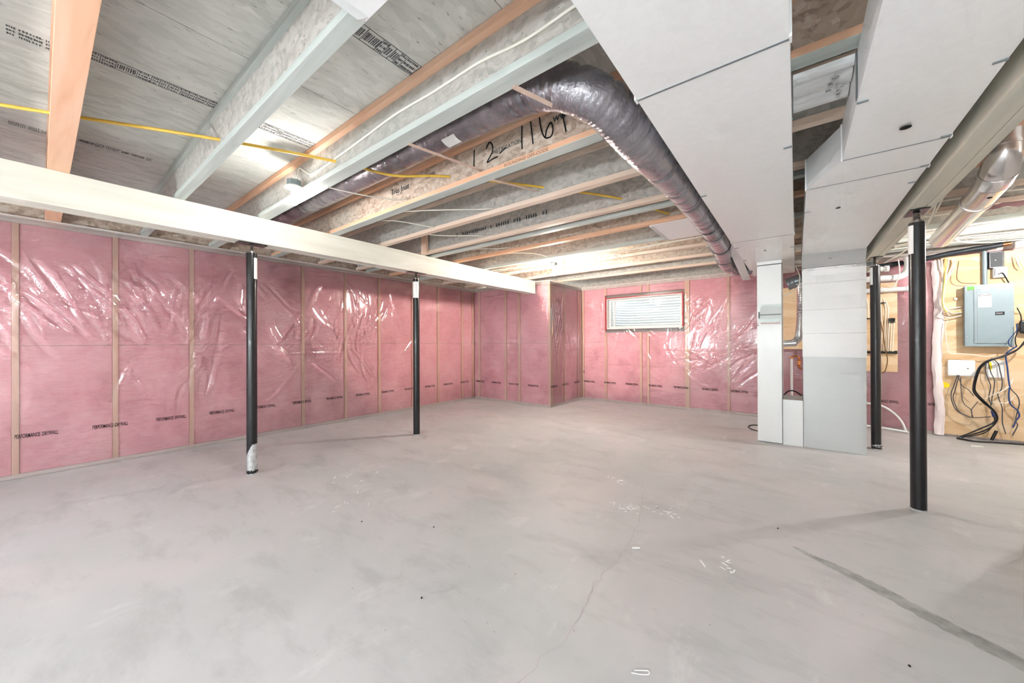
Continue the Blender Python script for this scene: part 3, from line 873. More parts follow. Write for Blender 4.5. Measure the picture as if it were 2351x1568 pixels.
# collar between trunk and furnace
MB().box(-0.377, -0.132, 5.385, 6.02, 2.150, 2.188).build('plenum_collar', 'duct_metal', sup)

ret = empty('return_duct', (0.35, 2.0, ZD0), 'white sheet metal return duct with angled offset beside the right beam', 'duct')
section(rect(0.200, 0.584, -2.9, 0.2), ret)
section(rect(0.200, 0.584, 0.202, 2.659), ret, brk=0.010)
section([(0.200, 2.661), (0.584, 2.661), (0.584, 3.029), (0.055, 3.029)], ret, 'offset_section', 0.003)
section(rect(0.055, 0.584, 3.031, 5.299), ret, brk=0.008)
slip(0.200, 0.584, 0.2, ret); slip(0.200, 0.584, 2.66, ret, 0.004, 0.014); slip(0.055, 0.584, 3.03, ret, 0.004, 0.014)
# slanted boot down to the drop
MB().add([(0.055, 5.301, ZD0), (0.588, 5.301, ZD0), (0.588, 5.405, 2.058), (0.055, 5.405, 2.058), (0.055, 5.301, ZD1), (0.588, 5.301, ZD1), (0.588, 5.80, ZD1), (0.055, 5.80, ZD1), (0.588, 5.80, 2.058), (0.055, 5.80, 2.058)],
         [(0, 3, 2, 1), (4, 5, 6, 7), (0, 1, 5, 4), (1, 2, 8, 6, 5), (0, 4, 7, 9, 3), (3, 9, 8, 2), (7, 6, 8, 9)]).build('slanted_boot', 'drop_metal', ret)
for x, y, d in ((0.200, 2.05, 1), (0.584, 2.05, -1), (0.584, 2.64, -1), (0.584, 3.01, -1), (0.584, 3.28, -1), (0.055, 3.55, 1)): tab(x, y, ret, d)
hole(0.395, 2.40, ZD0 - 0.0105, ret, 0.020); hole(0.245, 3.56, ZD0 - 0.0065, ret, 0.014)
MB().box(0.196, 0.1985, 2.02, 2.045, 2.2, ZJ - 0.002).build('hanger_strap', 'dark_metal', ret)
MB().box(-0.010, -0.0075, 2.02, 2.045, 2.2, ZJ - 0.002).build('hanger_strap', 'dark_metal', sup)

drop = empty('return_air_drop', (0.326, 5.58, 0), 'tall grey sheet metal return air drop with creased shiny upper panel', 'duct')
MB().box(0.061, 0.591, 5.412, 5.75, 0.0, 2.052).build('casing', 'drop_metal', drop, bevel=0.003)
zf = [1.042, 1.31, 1.578, 1.880, 2.050]
vs, fs = [], []
prof = []
for a, b in zip(zf[:-1], zf[1:]):
    prof += [(a + 0.003, 5.4060), ((a + b) / 2, 5.4082), (b - 0.004, 5.4052), (b - 0.0005, 5.4082)]
for z, y in prof: vs += [(0.057, y, z), (0.595, y, z)]
k = len(prof)
fs = [(2 * i, 2 * i + 1, 2 * i + 3, 2 * i + 2) for i in range(k - 1)]
m = MB().add(vs, fs)
m.box(0.057, 0.595, 5.4088, 5.4115, zf[0], zf[-1])
m.build('creased_panel', 'foil_panel', drop, label='shiny panel with three horizontal creases')
m = MB(); rg = random.Random(3); n = 22; vs = []; fs = []
for i in range(n + 1):
    x = 0.058 + 0.536 * i / n
    vs += [(x, 5.3995 + rg.uniform(-.0015, .0005), 2.032 + rg.uniform(-.008, .004)), (x, 5.400, 2.054)]
fs = [(2 * i, 2 * i + 2, 2 * i + 3, 2 * i + 1) for i in range(n)]
m.add(vs, fs).build('foil_tape', 'round_metal', drop)
hole(0.30, 5.345, 2.133, ret, 0.014)
MB().box(-0.130, 0.059, 5.40, 5.88, 0.0, 0.535).build('return_boot', 'cabinet_white', drop, bevel=0.003)

fur = empty('furnace', (-0.255, 5.7, 0), 'narrow white furnace cabinet with document pouch below the supply duct', 'furnace')
MB().box(-0.377, -0.134, 5.384, 6.03, 0.012, 1.44).build('lower_cabinet', 'cabinet_white', fur, bevel=0.004)
MB().box(-0.377, -0.134, 5.380, 6.03, 1.442, 2.139).build('upper_cabinet', 'cabinet_white', fur, bevel=0.004)
MB().box(-0.370, -0.140, 5.40, 6.02, 0.0, 0.012).build('base_rail', 'dark_metal', fur)
po = MB().box(-0.352, -0.138, 5.3705, 5.3795, 1.455, 1.665).build('document_pouch', 'window_glass', fur)
MB().box(-0.345, -0.142, 5.373, 5.377, 1.49, 1.64).build('manual', 'paper', po)
MB().box(-0.352, -0.138, 5.3660, 5.3700, 1.535, 1.548).build('fold', 'grey_print', po)
MB().box(-0.355, -0.136, 5.3715, 5.3795, 1.425, 1.452).build('label_strip', 'white_label', fur)
MB().box(-0.340, -0.150, 5.3705, 5.3714, 1.434, 1.444).build('label_print', 'red_print', fur)
MB().box(-0.362, -0.352, 5.372, 5.3795, 1.50, 1.58).build('latch', 'black_plastic', fur)
MB().cyl((-0.366, 5.3795, 1.415), (-0.366, 5.376, 1.415), 0.006, 10).build('screw', 'black_plastic', fur)

# ------------------------------------------------------------------ joist pans
def pan(x0, x1, y0, y1, label, bend=True):
    r = empty('joist_pan', ((x0 + x1) / 2, (y0 + y1) / 2, 2.38), label, 'duct panel', 'sheet metal pans under the joists')
    MB().box(x0, x1, y0, y1, 2.3895, 2.3935).build('sheet', 'duct_metal', r)
    MB().add([(x0 - 0.012, y0 + 0.01, 2.392), (x0 - 0.012, y1 - 0.005, 2.392), (x0 + 0.02, y0 + 0.01, 2.3890), (x0 + 0.02, y1 - 0.005, 2.3890), (x0 - 0.004, y0 + 0.03, 2.376), (x0 - 0.004, y1 - 0.03, 2.376)],
             [(0, 1, 5, 4), (4, 5, 3, 2), (0, 2, 3, 1), (0, 4, 2), (1, 3, 5)]).build('rolled_edge', 'foil_panel', r)
    return r
pan(-1.23, -0.51, 0.10, 0.73, 'white sheet metal pan at the top edge between the two front joists')
pan(-1.16, -0.51, 3.77, 4.44, 'larger white joist pan left of the flexible duct near the bulb')
pan(-0.86, -0.51, 4.99, 5.63, 'smaller joist pan behind the flexible duct near the window wall')
r = empty('joist_pan', (0.09, 2.2, 2.35), 'crinkled foil pan between the two white ducts', 'duct panel', 'sheet metal pans under the joists')
for a, b in ((2.035, 2.09), (2.095, 2.23), (2.235, 2.36)):
    m = MB(); vs = []; n = 10
    for i in range(n + 1):
        t = i / n
        for x in (-0.006, 0.195): vs.append((x, a + (b - a) * t, 2.392 - 0.030 * math.sin(PI * t) ** 0.6))
    m.add(vs, [(2 * i, 2 * i + 1, 2 * i + 3, 2 * i + 2) for i in range(n)]).build('foil_strip', 'foil_panel', r, True)
rg = random.Random(9); m = MB()
for i in range(8):
    x, y = 0.13 + rg.uniform(-.02, .05), rg.uniform(2.08, 2.3)
    m.box(x, x + rg.uniform(.008, .02), y, y + rg.uniform(.01, .03), 2.352, 2.358)
m.build('torn_tape', 'chrome', r)

# ------------------------------------------------------------------ flexible insulated duct
path = smooth_path([(-4.9, 1.615, 2.595), (-3.9, 1.615, 2.595), (-3.1, 1.615, 2.590), (-2.4, 1.62, 2.592), (-1.8, 1.615, 2.585), (-1.3, 1.60, 2.57), (-0.98, 1.58, 2.51), (-0.76, 1.66, 2.40), (-0.665, 1.92, 2.305), (-0.640, 2.3, 2.290), (-0.632, 2.9, 2.292), (-0.632, 3.5, 2.290), (-0.64, 4.1, 2.290), (-0.66, 4.7, 2.280), (-0.70, 5.2, 2.265), (-0.715, 5.55, 2.25), (-0.69, 5.85, 2.24), (-0.62, 6.02, 2.235), (-0.505, 6.08, 2.24)], 1)
P = smooth_path(path, 14)
cum = [0.0]
for a, b in zip(P[:-1], P[1:]): cum.append(cum[-1] + (b - a).length)
rng = np.random.RandomState(4)
wr = [(rng.uniform(0, cum[-1]), rng.uniform(0, 6.28), rng.uniform(0.5, 1.6), rng.uniform(0.003, 0.009)) for _ in range(230)]
def flex_r(i, th):
    s = cum[i]
    base = 0.101 + 0.013 * math.exp(-((P[i].y - 1.95) / 0.45) ** 2) * (1 if P[i].x > -1.4 else max(0, 1 - (-1.4 - P[i].x) / 0.5))
    if P[i].y > 2.2: base -= 0.010 * min(1, (P[i].y - 2.2) / 1.0)
    r = base + 0.0011 * math.sin(2 * PI * s / 0.024) * (1 if P[i].y < 2.0 else 0.25)
    for ws, wt, wl, wa in wr:
        ds = s - ws
        if abs(ds) < 0.06:
            dt = (th - wt + PI) % (2 * PI) - PI
            r -= wa * math.exp(-((ds - 0.012 * math.sin(dt * 2)) / 0.013) ** 2) * math.exp(-(dt / wl) ** 2)
    for y, k in ((3.75, 1), (4.05, 1), (4.65, 1), (5.25, 1), (5.65, 1)):
        if P[i].x > -0.8: r += 0.005 * math.exp(-((P[i].y - y) / 0.018) ** 2)
    return r
flex = empty('flexible_duct', (-0.64, 3.5, 2.19), 'crinkled dark silver insulated flexible duct curving beside the white trunk duct', 'duct')
# dense resampling for the folds
Pd = smooth_path(P, 3); P = Pd
cum = [0.0]
for a, b in zip(P[:-1], P[1:]): cum.append(cum[-1] + (b - a).length)
MB().tube(P, 0.1, 36, True, flex_r).build('jacket', 'flex_jacket', flex, True)
def wrap_tape(i0, i1, a0, a1, parent, mat='white_label'):
    n = 8; vs = []
    for i in range(i0, i1 + 1):
        t = (P[min(i + 1, len(P) - 1)] - P[i - 1]).normalized()
        a = t.cross(Vector((0, 0, 1))).normalized(); b = t.cross(a)
        for j in range(n + 1):
            th = math.radians(a0 + (a1 - a0) * j / n)
            vs.append(P[i] + (a * math.cos(th) + b * math.sin(th)) * 0.1065)
    k = n + 1
    MB().add(vs, [(i * k + j, i * k + j + 1, (i + 1) * k + j + 1, (i + 1) * k + j) for i in range(i1 - i0) for j in range(n)]).build('tape_patch', mat, parent, True)
def near(x, y):
    return min(range(len(P)), key=lambda i: (P[i].x - x) ** 2 + (P[i].y - y) ** 2)
_i = near(-0.67, 1.86); wrap_tape(_i - 2, _i + 7, 115, 150, flex)
_i = near(-1.72, 1.61); wrap_tape(_i - 3, _i + 6, 55, 95, flex)
for x, y in ((-0.65, 3.75), (-0.645, 4.05), (-0.66, 4.65), (-0.705, 5.25)):
    i = near(x, y)
    MB().tube(P[i - 1:i + 2], 0.097, 30, False).build('tie_band', 'dark_metal', flex, True)
# sloping metal saddle at the far end, between tube and trunk
MB().add([(-0.60, 4.65, 2.285), (-0.515, 4.65, 2.30), (-0.515, 6.25, 2.12), (-0.60, 6.15, 2.10), (-0.60, 4.65, 2.275), (-0.515, 4.65, 2.29), (-0.515, 6.25, 2.11), (-0.60, 6.15, 2.09)],
         [(0, 1, 2, 3), (7, 6, 5, 4), (0, 4, 5, 1), (1, 5, 6, 2), (2, 6, 7, 3), (3, 7, 4, 0)]).build('support_saddle', 'foil_panel', flex)
# wooden/strap hangers across the bay
def strap(p0, p1, label, w=0.028):
    a, b = Vector(p0), Vector(p1); d = (b - a).normalized(); s = d.cross(Vector((0, 0, 1))).normalized() * w / 2; t = Vector((0, 0, 0.0015))
    q = [a - s, a + s, b + s, b - s]
    MB().add([p - t for p in q] + [p + t for p in q], [(3, 2, 1, 0), (4, 5, 6, 7), (0, 1, 5, 4), (1, 2, 6, 5), (2, 3, 7, 6), (3, 0, 4, 7)]).build('hanger_strap', 'strap_wood', label=label, cat='strap', group='straps holding ducts under the joists')
strap((-1.02, 1.330, 2.392), (-0.83, 1.930, 2.392), 'pale flat strap crossing under the flexible duct at its bend')
strap((-1.80, 1.335, 2.392), (-1.78, 1.955, 2.455), 'thin pale strap under the flexible duct left of the number 12-1161')
strap((-1.75, 2.012, 2.405), (-1.70, 2.545, 2.480), 'short pale strap behind the joist with 12-1161')

# ------------------------------------------------------------------ round metal duct, right bay
rd = empty('round_duct', (1.08, 4.6, 2.14), 'shiny round metal duct with elbow right of the right beam', 'duct')
R = 0.083
MB().tube([(1.035, 3.735, 2.66), (1.035, 3.735, 2.45)], R, 32).build('upper_stub', 'round_metal', rd, True)
MB().tube(smooth_path([(1.035, 3.735, 2.452), (1.038, 3.75, 2.38), (1.045, 3.82, 2.32), (1.055, 3.93, 2.292)], 4), R + 0.002, 32).build('elbow', 'round_metal', rd, True)
MB().tube([(1.055, 3.925, 2.292), (1.085, 4.35, 2.275)], R, 32).build('pipe_section', 'round_metal', rd, True)
MB().tube([(1.085, 4.33, 2.275), (1.16, 5.60, 2.245)], R - 0.003, 32).build('pipe_section', 'round_metal', rd, True)
for p0, p1 in (((1.035, 3.735, 2.46), (1.035, 3.735, 2.44)), ((1.0445, 3.815, 2.322), (1.047, 3.84, 2.313)), ((1.0835, 4.32, 2.276), (1.0865, 4.36, 2.2746))):
    MB().tube([p0, p1], R + 0.005, 32).build('seam_bead', 'round_metal', rd, True)
hole(1.06, 4.02, 2.2045, rd, 0.013)

# ================================================================== GAS LINE
wire('gas_pipe', [(-3.52, -0.40, 2.50), (-3.24, 0.085, 2.505), (-2.857, 0.705, 2.503), (-2.587, 1.30, 2.515), (-2.37, 1.62, 2.470), (-2.129, 1.965, 2.515), (-1.654, 2.565, 2.506), (-1.214, 3.155, 2.485), (-0.978, 3.76, 2.470), (-0.6, 4.4, 2.47)], 0.0095, 'yellow_pipe', n=12, sub=6,
     label='thin yellow gas pipe crossing diagonally through all the joists', cat='pipe')

# ================================================================== LAMPS
def lamp(i, pos, watts, colr, rad, hang, label):
    x, y, z = pos
    if not hang: r = empty('ceiling_bulb', (x, y, z - 0.04), label, 'lamp', 'bare bulbs in lampholders')
    else: r = empty('fill_lamp', (x, y, 0), label, 'lamp', 'added fill lamps behind the camera')  # invented stand lamp, only there for fill light
    if hang:
        MB().lathe((x, y, z), [(0.012, -rad - 0.10), (0.024, -rad - 0.09), (0.024, -rad - 0.03), (0.019, -rad - 0.012)], 20).build('socket', 'black_plastic', r, True)
        MB().cyl((x, y, 0.03), (x, y, z - rad - 0.09), 0.012, 12).build('pole', 'black_plastic', r, True)
        MB().lathe((x, y, 0), [(0.15, 0.0), (0.15, 0.015), (0.03, 0.035)], 24).build('base', 'black_plastic', r, True)
        pr = [(0.018, -rad - 0.012)] + [(rad * math.cos(-PI / 2 + PI * (0.14 + 0.86 * k / 14)), rad * math.sin(-PI / 2 + PI * (0.14 + 0.86 * k / 14))) for k in range(0, 14)] + [(0.0005, rad)]
        MB().lathe((x, y, z), pr, 24).build('bulb', bulb_mat(i, watts, colr, rad), r, True)
        return r
    MB().lathe((x, y, z), [(0.050, 0.118), (0.052, 0.122), (0.052, 0.160), (0.0, 0.160)], 8).build('junction_box', 'dark_metal', r)
    MB().lathe((x, y, z), [(0.020, 0.050), (0.023, 0.078), (0.040, 0.092), (0.062, 0.100), (0.062, 0.108), (0.050, 0.117)], 32).build('lampholder', 'porcelain', r, True)
    pr = [(0.0005, -0.031)]
    for k in range(1, 11):
        a = -PI / 2 + (PI * 0.80) * k / 10
        pr.append((0.031 * math.cos(a), 0.031 * math.sin(a)))
    pr += [(0.0135, 0.034), (0.013, 0.052)]
    MB().lathe((x, y, z), pr, 20).build('bulb', bulb_mat(i, watts, colr, rad), r, True)
    return r
for i, (p, w, c, rd_, hg, l) in enumerate(LAMPS):
    r_ = lamp(i, p, w, c, rd_, hg, l)
    if i == 1: MB().box(-2.85, -2.82, 4.40, 5.01, 2.3935, 2.3948 + 0.0001).box(-2.875, -2.795, 4.63, 4.73, 2.3985, 2.402).build('hanger_bar', 'dark_metal', r_)

# ================================================================== CEILING CABLES
yc = 1.347 - 0.0445 - 0.011
CB = 'white electrical cables between the joists'
wire('electrical_cable', [(-3.13, 1.235, 2.478), (-3.125, 1.262, 2.545), (-3.151, yc - 0.005, 2.625), (-3.05, yc, 2.57), (-2.947, yc, 2.524), (-2.737, yc, 2.523), (-2.546, yc, 2.532), (-2.226, yc, 2.549), (-1.906, yc, 2.569), (-1.752, yc, 2.568), (-1.515, yc, 2.559), (-1.192, yc, 2.560), (-0.982, yc, 2.535), (-0.844, yc, 2.532), (-0.60, yc, 2.545), (0.0, yc, 2.55)], 0.0065, 'cable_white', n=8,
     label='white cable stapled along the joist web above the lit bulb', cat='cable', group=CB)
def cab(pts, label, r=0.005, mat='cable_white'): return wire('electrical_cable', pts, r, mat, n=6, label=label, cat='cable', group=CB)
cab([(-2.78, 1.33, 2.392), (-2.75, 1.6, 2.41), (-2.70, 1.86, 2.44), (-2.66, 1.955, 2.47)], 'thin white cable just right of the lit bulb below the flexible duct')
cab([(-4.3, 0.10, 2.48), (-4.32, -0.1, 2.475), (-4.35, -0.35, 2.47)], 'pale cable at the far left behind the orange joist')
cab([(-2.8, 2.00, 2.40), (-2.55, 2.2, 2.415), (-2.30, 2.45, 2.435), (-2.2, 2.56, 2.45)], 'pale cable behind the joist with 12-1161, below the yellow pipe')
cab([(-3.2, 2.02, 2.41), (-3.12, 2.2, 2.43), (-3.02, 2.45, 2.425), (-2.98, 2.56, 2.42)], 'thin cable near the beam behind the joist with 12-1161')
cab([(-3.2, 2.61, 2.41), (-3.1, 2.8, 2.42), (-2.95, 3.0, 2.44), (-2.85, 3.15, 2.45)], 'thin cable between the cream joists left of the middle')
cab([(-3.35, 3.38, 2.41), (-3.2, 3.5, 2.43), (-3.05, 3.6, 2.425), (-2.95, 3.73, 2.45)], 'thin cable in front of the pinkish joist')
cab([(-3.3, 3.82, 2.42), (-3.0, 3.95, 2.43), (-2.8, 4.1, 2.42), (-2.72, 4.30, 2.41)], 'thin curved cable above the warm bulb')
for k, (dz, dy, a) in enumerate([(0.0, 0.0, 0), (0.006, 0.03, 1), (-0.002, 0.06, 2)]):
    pts = [(-3.9 + 0.42 * q, 4.50 + dy + 0.05 * math.sin(q * 1.3 + a), 2.386 + dz + 0.006 * math.sin(q * 2.1 + a * 2)) for q in range(9)]
    cab(pts, ['white cable under the grey joist, front of three', 'white cable under the grey joist, middle of three', 'white cable under the grey joist, rear of three'][k])
cab([(-3.62, 4.72, 2.41), (-3.3, 4.70, 2.42), (-3.05, 4.69, 2.43), (-2.88, 4.68, 2.41)], 'short white cable feeding the warm bulb')
cab([(-2.3, 4.93, 2.40), (-2.2, 4.91, 2.385), (-2.12, 4.92, 2.41), (-2.02, 4.93, 2.44), (-1.92, 4.92, 2.42), (-1.88, 4.91, 2.36)], 'curled white cable on the joist right of the warm bulb')
cab([(-2.25, 4.92, 2.43), (-2.15, 4.91, 2.40), (-2.05, 4.92, 2.385), (-2.0, 4.91, 2.43)], 'small white cable coil right of the warm bulb')
def scrap(pts, label, mat='cable_white', cat='staple cluster', name='cable_bracket', z=2.39):
    r = empty(name, pts[0], label, cat)
    for p in pts: MB().tube(smooth_path([p, (p[0] + 0.05, p[1] - 0.02, p[2] - 0.015), (p[0] + 0.09, p[1] + 0.01, p[2] + 0.01)], 4), 0.007, 6).build('cable_end', mat, r, True)
scrap([(-3.15, 4.62, 2.41), (-3.14, 4.65, 2.40), (-3.13, 4.60, 2.42)], 'bunch of white cable ends left of the warm bulb', cat='cable')
scrap([(-2.95, 4.78, 2.42), (-2.93, 4.8, 2.41), (-2.9, 4.79, 2.40)], 'bunch of white cable ends above the warm bulb', cat='cable')
# right bay cables
for k, (y, lab) in enumerate([(4.62, 'loose white cable at front of right bay'), (5.12, 'white cable along the right bay joist with pink scraps'), (5.80, 'white cable behind the pink scraps in right bay'), (6.38, 'front white cable above the black wrapped pipe'), (6.46, 'middle white cable above the black wrapped pipe'), (6.62, 'rear white cable above the black wrapped pipe')]):
    a = k * 1.1
    pts = [(0.95 + 0.28 * q, y - 0.02 + 0.03 * math.sin(q * 1.4 + a), 2.380 + 0.010 * math.sin(q * 1.9 + a)) for q in range(7)]
    cab(pts, lab, 0.006)
cab([(1.22, 4.46, 2.41), (1.24, 4.44, 2.36), (1.20, 4.43, 2.34), (1.16, 4.43, 2.35)], 'hooked white cable end below the right bay joist')
cab([(1.27, 4.46, 2.41), (1.285, 4.44, 2.37), (1.25, 4.43, 2.335)], 'second hooked white cable end below the right bay joist')
cab([(1.12, 5.30, 2.36), (1.40, 6.2, 2.33), (1.75, 6.75, 2.36), (2.2, 6.9, 2.38)], 'long white cable sagging across the right bay', 0.007)
cab([(0.86, 4.2, 2.392), (0.90, 4.5, 2.30), (0.93, 5.0, 2.24), (0.95, 5.6, 2.26), (0.93, 6.3, 2.33)], 'white cable hanging beside the right beam', 0.007)
cab([(0.90, 4.1, 2.392), (0.97, 4.9, 2.33), (0.96, 5.8, 2.22), (0.88, 6.5, 2.20)], 'second white cable hanging beside the right beam', 0.007)
# torn pink insulation under the right bay joists
rg = random.Random(11)
for (cx, cy, lab) in ((1.36, 5.02, 'torn pink insulation scrap under the right bay joists'), (1.62, 5.05, 'smaller pink insulation scrap at the right picture edge')):
    n = 22; ring0 = []
    for i in range(n):
        a = 2 * PI * i / n; q = rg.uniform(0.65, 1.15)
        ring0.append((cx + (0.17 if cx < 1.5 else 0.06) * q * math.cos(a), cy - 0.075 + 0.03 * q * math.sin(a) , 2.375 - 0.03 * rg.random() - 0.03 * (math.sin(a) < 0)))
    vs = ring0 + [(x, y + 0.01, z + 0.018) for x, y, z in ring0]
    MB().add(vs, [tuple(range(n))[::-1], tuple(range(n, 2 * n))] + [(i, (i + 1) % n, (i + 1) % n + n, i + n) for i in range(n)]).build('insulation_scrap', 'pink_scrap', None, True, label=lab, cat='insulation')

# ================================================================== UTILITY WALL
YP = YW - 0.006
m = MB().box(1.475, 2.95, YP - 0.020, YP - 0.002, 0.03, 2.30)
m.build('plywood_board', 'plywood_wall', label='tall plywood backing board behind the electrical panel', cat='board')
MB().box(0.52, 1.085, YP - 0.022, YP - 0.004, 0.80, 2.02).build('plywood_board', 'plywood_wall', label='small plywood board behind the water pipes left of the front post', cat='board')
MB().box(-0.20, 0.16, YP - 0.022, YP - 0.004, 1.10, 2.05).build('plywood_board', 'plywood_wall', label='plywood board seen through the gap beside the furnace', cat='board')
# loose film edge next to the plywood
vs = []; rg = random.Random(2); n = 40
for i in range(n + 1):
    z = 0.01 + 2.25 * i / n
    for j, (dx, dn) in enumerate(((0.0, 0.004), (0.025, 0.030), (0.06, 0.036), (0.085, 0.014), (0.075, 0.006))):
        vs.append((1.405 + dx + rg.uniform(-.006, .006) + 0.01 * math.sin(z * 5), YW - dn - 0.02 + rg.uniform(-.004, .004), z))
MB().add(vs, [(i * 5 + j, i * 5 + j + 1, (i + 1) * 5 + j + 1, (i + 1) * 5 + j) for i in range(n) for j in range(4)]).build('loose_film_edge', 'pvc_film', f_win, True)

yb = YP - 0.021
pn = empty('breaker_box', (1.86, yb - 0.05, 1.147), 'grey electrical panel with green sticker on the plywood board', 'electrical panel')
PX0, PX1, PZ0, PZ1, PY = 1.650, 2.028, 1.150, 1.902, yb - 0.085
MB().box(PX0 + 0.01, PX1 - 0.01, PY, yb, PZ0 + 0.01, PZ1 - 0.01).build('box', 'panel_grey', pn, bevel=0.003)
MB().box(PX0, PX1, PY - 0.012, PY - 0.0005, PZ0, PZ1).build('cover', 'panel_grey', pn, bevel=0.004)
dr = MB().box(1.722, 2.000, PY - 0.018, PY - 0.0125, 1.185, 1.840).build('door', 'panel_grey', pn, bevel=0.002)
MB().box(1.728, 1.731, PY - 0.0195, PY - 0.0181, 1.19, 1.83).build('seam', 'dark_metal', dr)
MB().box(1.747, 1.749, PY - 0.0195, PY - 0.0181, 1.19, 1.835).build('seam', 'grey_print', dr)
MB().box(1.731, 1.99, PY - 0.0195, PY - 0.0181, 1.19, 1.1925).build('seam', 'dark_metal', dr)
def plate(x0, x1, z0, z1, mat, name, par, y=PY - 0.0187, t=0.001): return MB().box(x0, x1, y - t, y, z0, z1).build(name, mat, par)
plate(1.662, 1.735, 1.836, 1.893, 'white_label', 'sticker_border', pn, PY - 0.0122)
plate(1.668, 1.730, 1.846, 1.889, 'green_sticker', 'green_sticker', pn, PY - 0.0133)
plate(1.668, 1.730, 1.838, 1.845, 'black_plastic', 'sticker_band', pn, PY - 0.0133)
plate(1.768, 1.850, 1.846, 1.898, 'white_label', 'white_sticker', pn, PY - 0.0122)
plate(1.776, 1.842, 1.822, 1.862, 'paper', 'white_sticker', pn, PY - 0.0196)
plate(1.783, 1.832, 1.872, 1.886, 'strap_wood', 'sticker_print', pn, PY - 0.0133)
plate(1.890, 2.020, 1.850, 1.897, 'white_label', 'white_sticker', pn, PY - 0.0122)
st = plate(1.755, 1.858, 1.625, 1.790, 'white_label', 'instruction_sticker', dr)
plate(1.760, 1.853, 1.762, 1.782, 'cable_grey', 'sticker_header', st, PY - 0.0198)
plate(1.766, 1.848, 1.768, 1.776, 'white_label', 'sticker_print', st, PY - 0.0209)
plate(1.760, 1.853, 1.630, 1.634, 'grey_print', 'sticker_print', st, PY - 0.0198)
bp = plate(1.885, 1.955, 1.525, 1.565, 'black_plastic', 'brand_plate', dr)
for i in range(5): plate(1.893 + 0.010 * i, 1.899 + 0.010 * i, 1.536, 1.556, 'grey_print', 'raised_letter', bp, PY - 0.0198)
for x, z in ((1.668, 1.57), (1.668, 1.27), (2.012, 1.82), (2.012, 1.57), (2.012, 1.27)):
    MB().cyl((x, PY - 0.0125, z), (x, PY - 0.016, z), 0.006, 10).build('cover_screw', 'chrome', pn)
MB().tube([(1.828, yb - 0.024, 1.893), (1.828, yb - 0.024, 2.36)], 0.021, 18).build('conduit', 'panel_grey', None, True, label='grey vertical conduit rising from the electrical panel', cat='conduit')
mt = empty('black_meter_box', (1.915, yb - 0.03, 2.10), 'square black box mounted above the electrical panel', 'device')
MB().box(1.853, 1.972, yb - 0.050, yb - 0.001, 2.095, 2.300).build('case', 'black_plastic', mt, bevel=0.008)
MB().box(1.866, 1.960, yb - 0.053, yb - 0.0502, 2.110, 2.285).build('lens', 'black_wrap', mt)
MB().cyl((1.905, yb - 0.0532, 2.19), (1.905, yb - 0.055, 2.19), 0.005, 10).build('indicator', 'white_label', mt)
sd = empty('white_adapter', (1.94, yb - 0.03, 1.98), 'white plug-in power device right of the black box', 'device')
MB().box(1.888, 1.995, yb - 0.052, yb - 0.001, 1.980, 2.105).build('case', 'white_plastic', sd, bevel=0.008)
MB().box(1.892, 1.905, yb - 0.0535, yb - 0.0522, 2.0, 2.09).build('dark_edge', 'cable_grey', sd)
wire('plug_lead', [(1.92, yb - 0.055, 2.015), (1.945, yb - 0.06, 2.03), (1.96, yb - 0.06, 2.02), (1.985, yb - 0.05, 1.96), (2.005, yb - 0.045, 1.905)], 0.006, 'cable_black', sd)
ro = empty('network_box', (1.635, yb - 0.03, 0.767), 'white rounded network box below the electrical panel', 'device')
MB().box(1.522, 1.748, yb - 0.045, yb - 0.001, 0.775, 0.978).build('case', 'white_plastic', ro, bevel=0.018)
MB().cyl((1.685, yb - 0.0455, 0.872), (1.685, yb - 0.0475, 0.872), 0.006, 10).build('lock', 'black_plastic', ro)
mo = empty('modem', (1.91, yb - 0.03, 0.77), 'small white modem with yellow sticker behind the tangled wires', 'device')
MB().box(1.835, 1.975, yb - 0.035, yb - 0.001, 0.772, 0.975).build('case', 'white_plastic', mo, bevel=0.005)
MB().prism_y([(1.848, 0.955), (1.870, 0.958), (1.878, 0.90), (1.868, 0.85), (1.850, 0.88)], yb - 0.0365, yb - 0.0352).build('yellow_sticker', 'yellow_note', mo)
MB().prism_y([(1.480, 0.700), (1.505, 0.690), (1.535, 0.675), (1.545, 0.655), (1.538, 0.625), (1.482, 0.612)], yb - 0.004, yb - 0.001).build('yellow_note', 'yellow_note', None, label='yellow paper note stuck at the edge of the plywood', cat='note')
MB().box(1.585, 1.612, yb - 0.012, yb - 0.001, 1.735, 1.762).build('cable_clip', 'white_plastic', None, bevel=0.003, label='small square clip on the plywood left of the panel', cat='clip')
MB().box(2.075, 2.20, yb - 0.08, yb - 0.02, 1.30, 1.46).build('wire_spool', 'black_plastic', None, bevel=0.03, label='black coiled device at the right picture edge', cat='device')

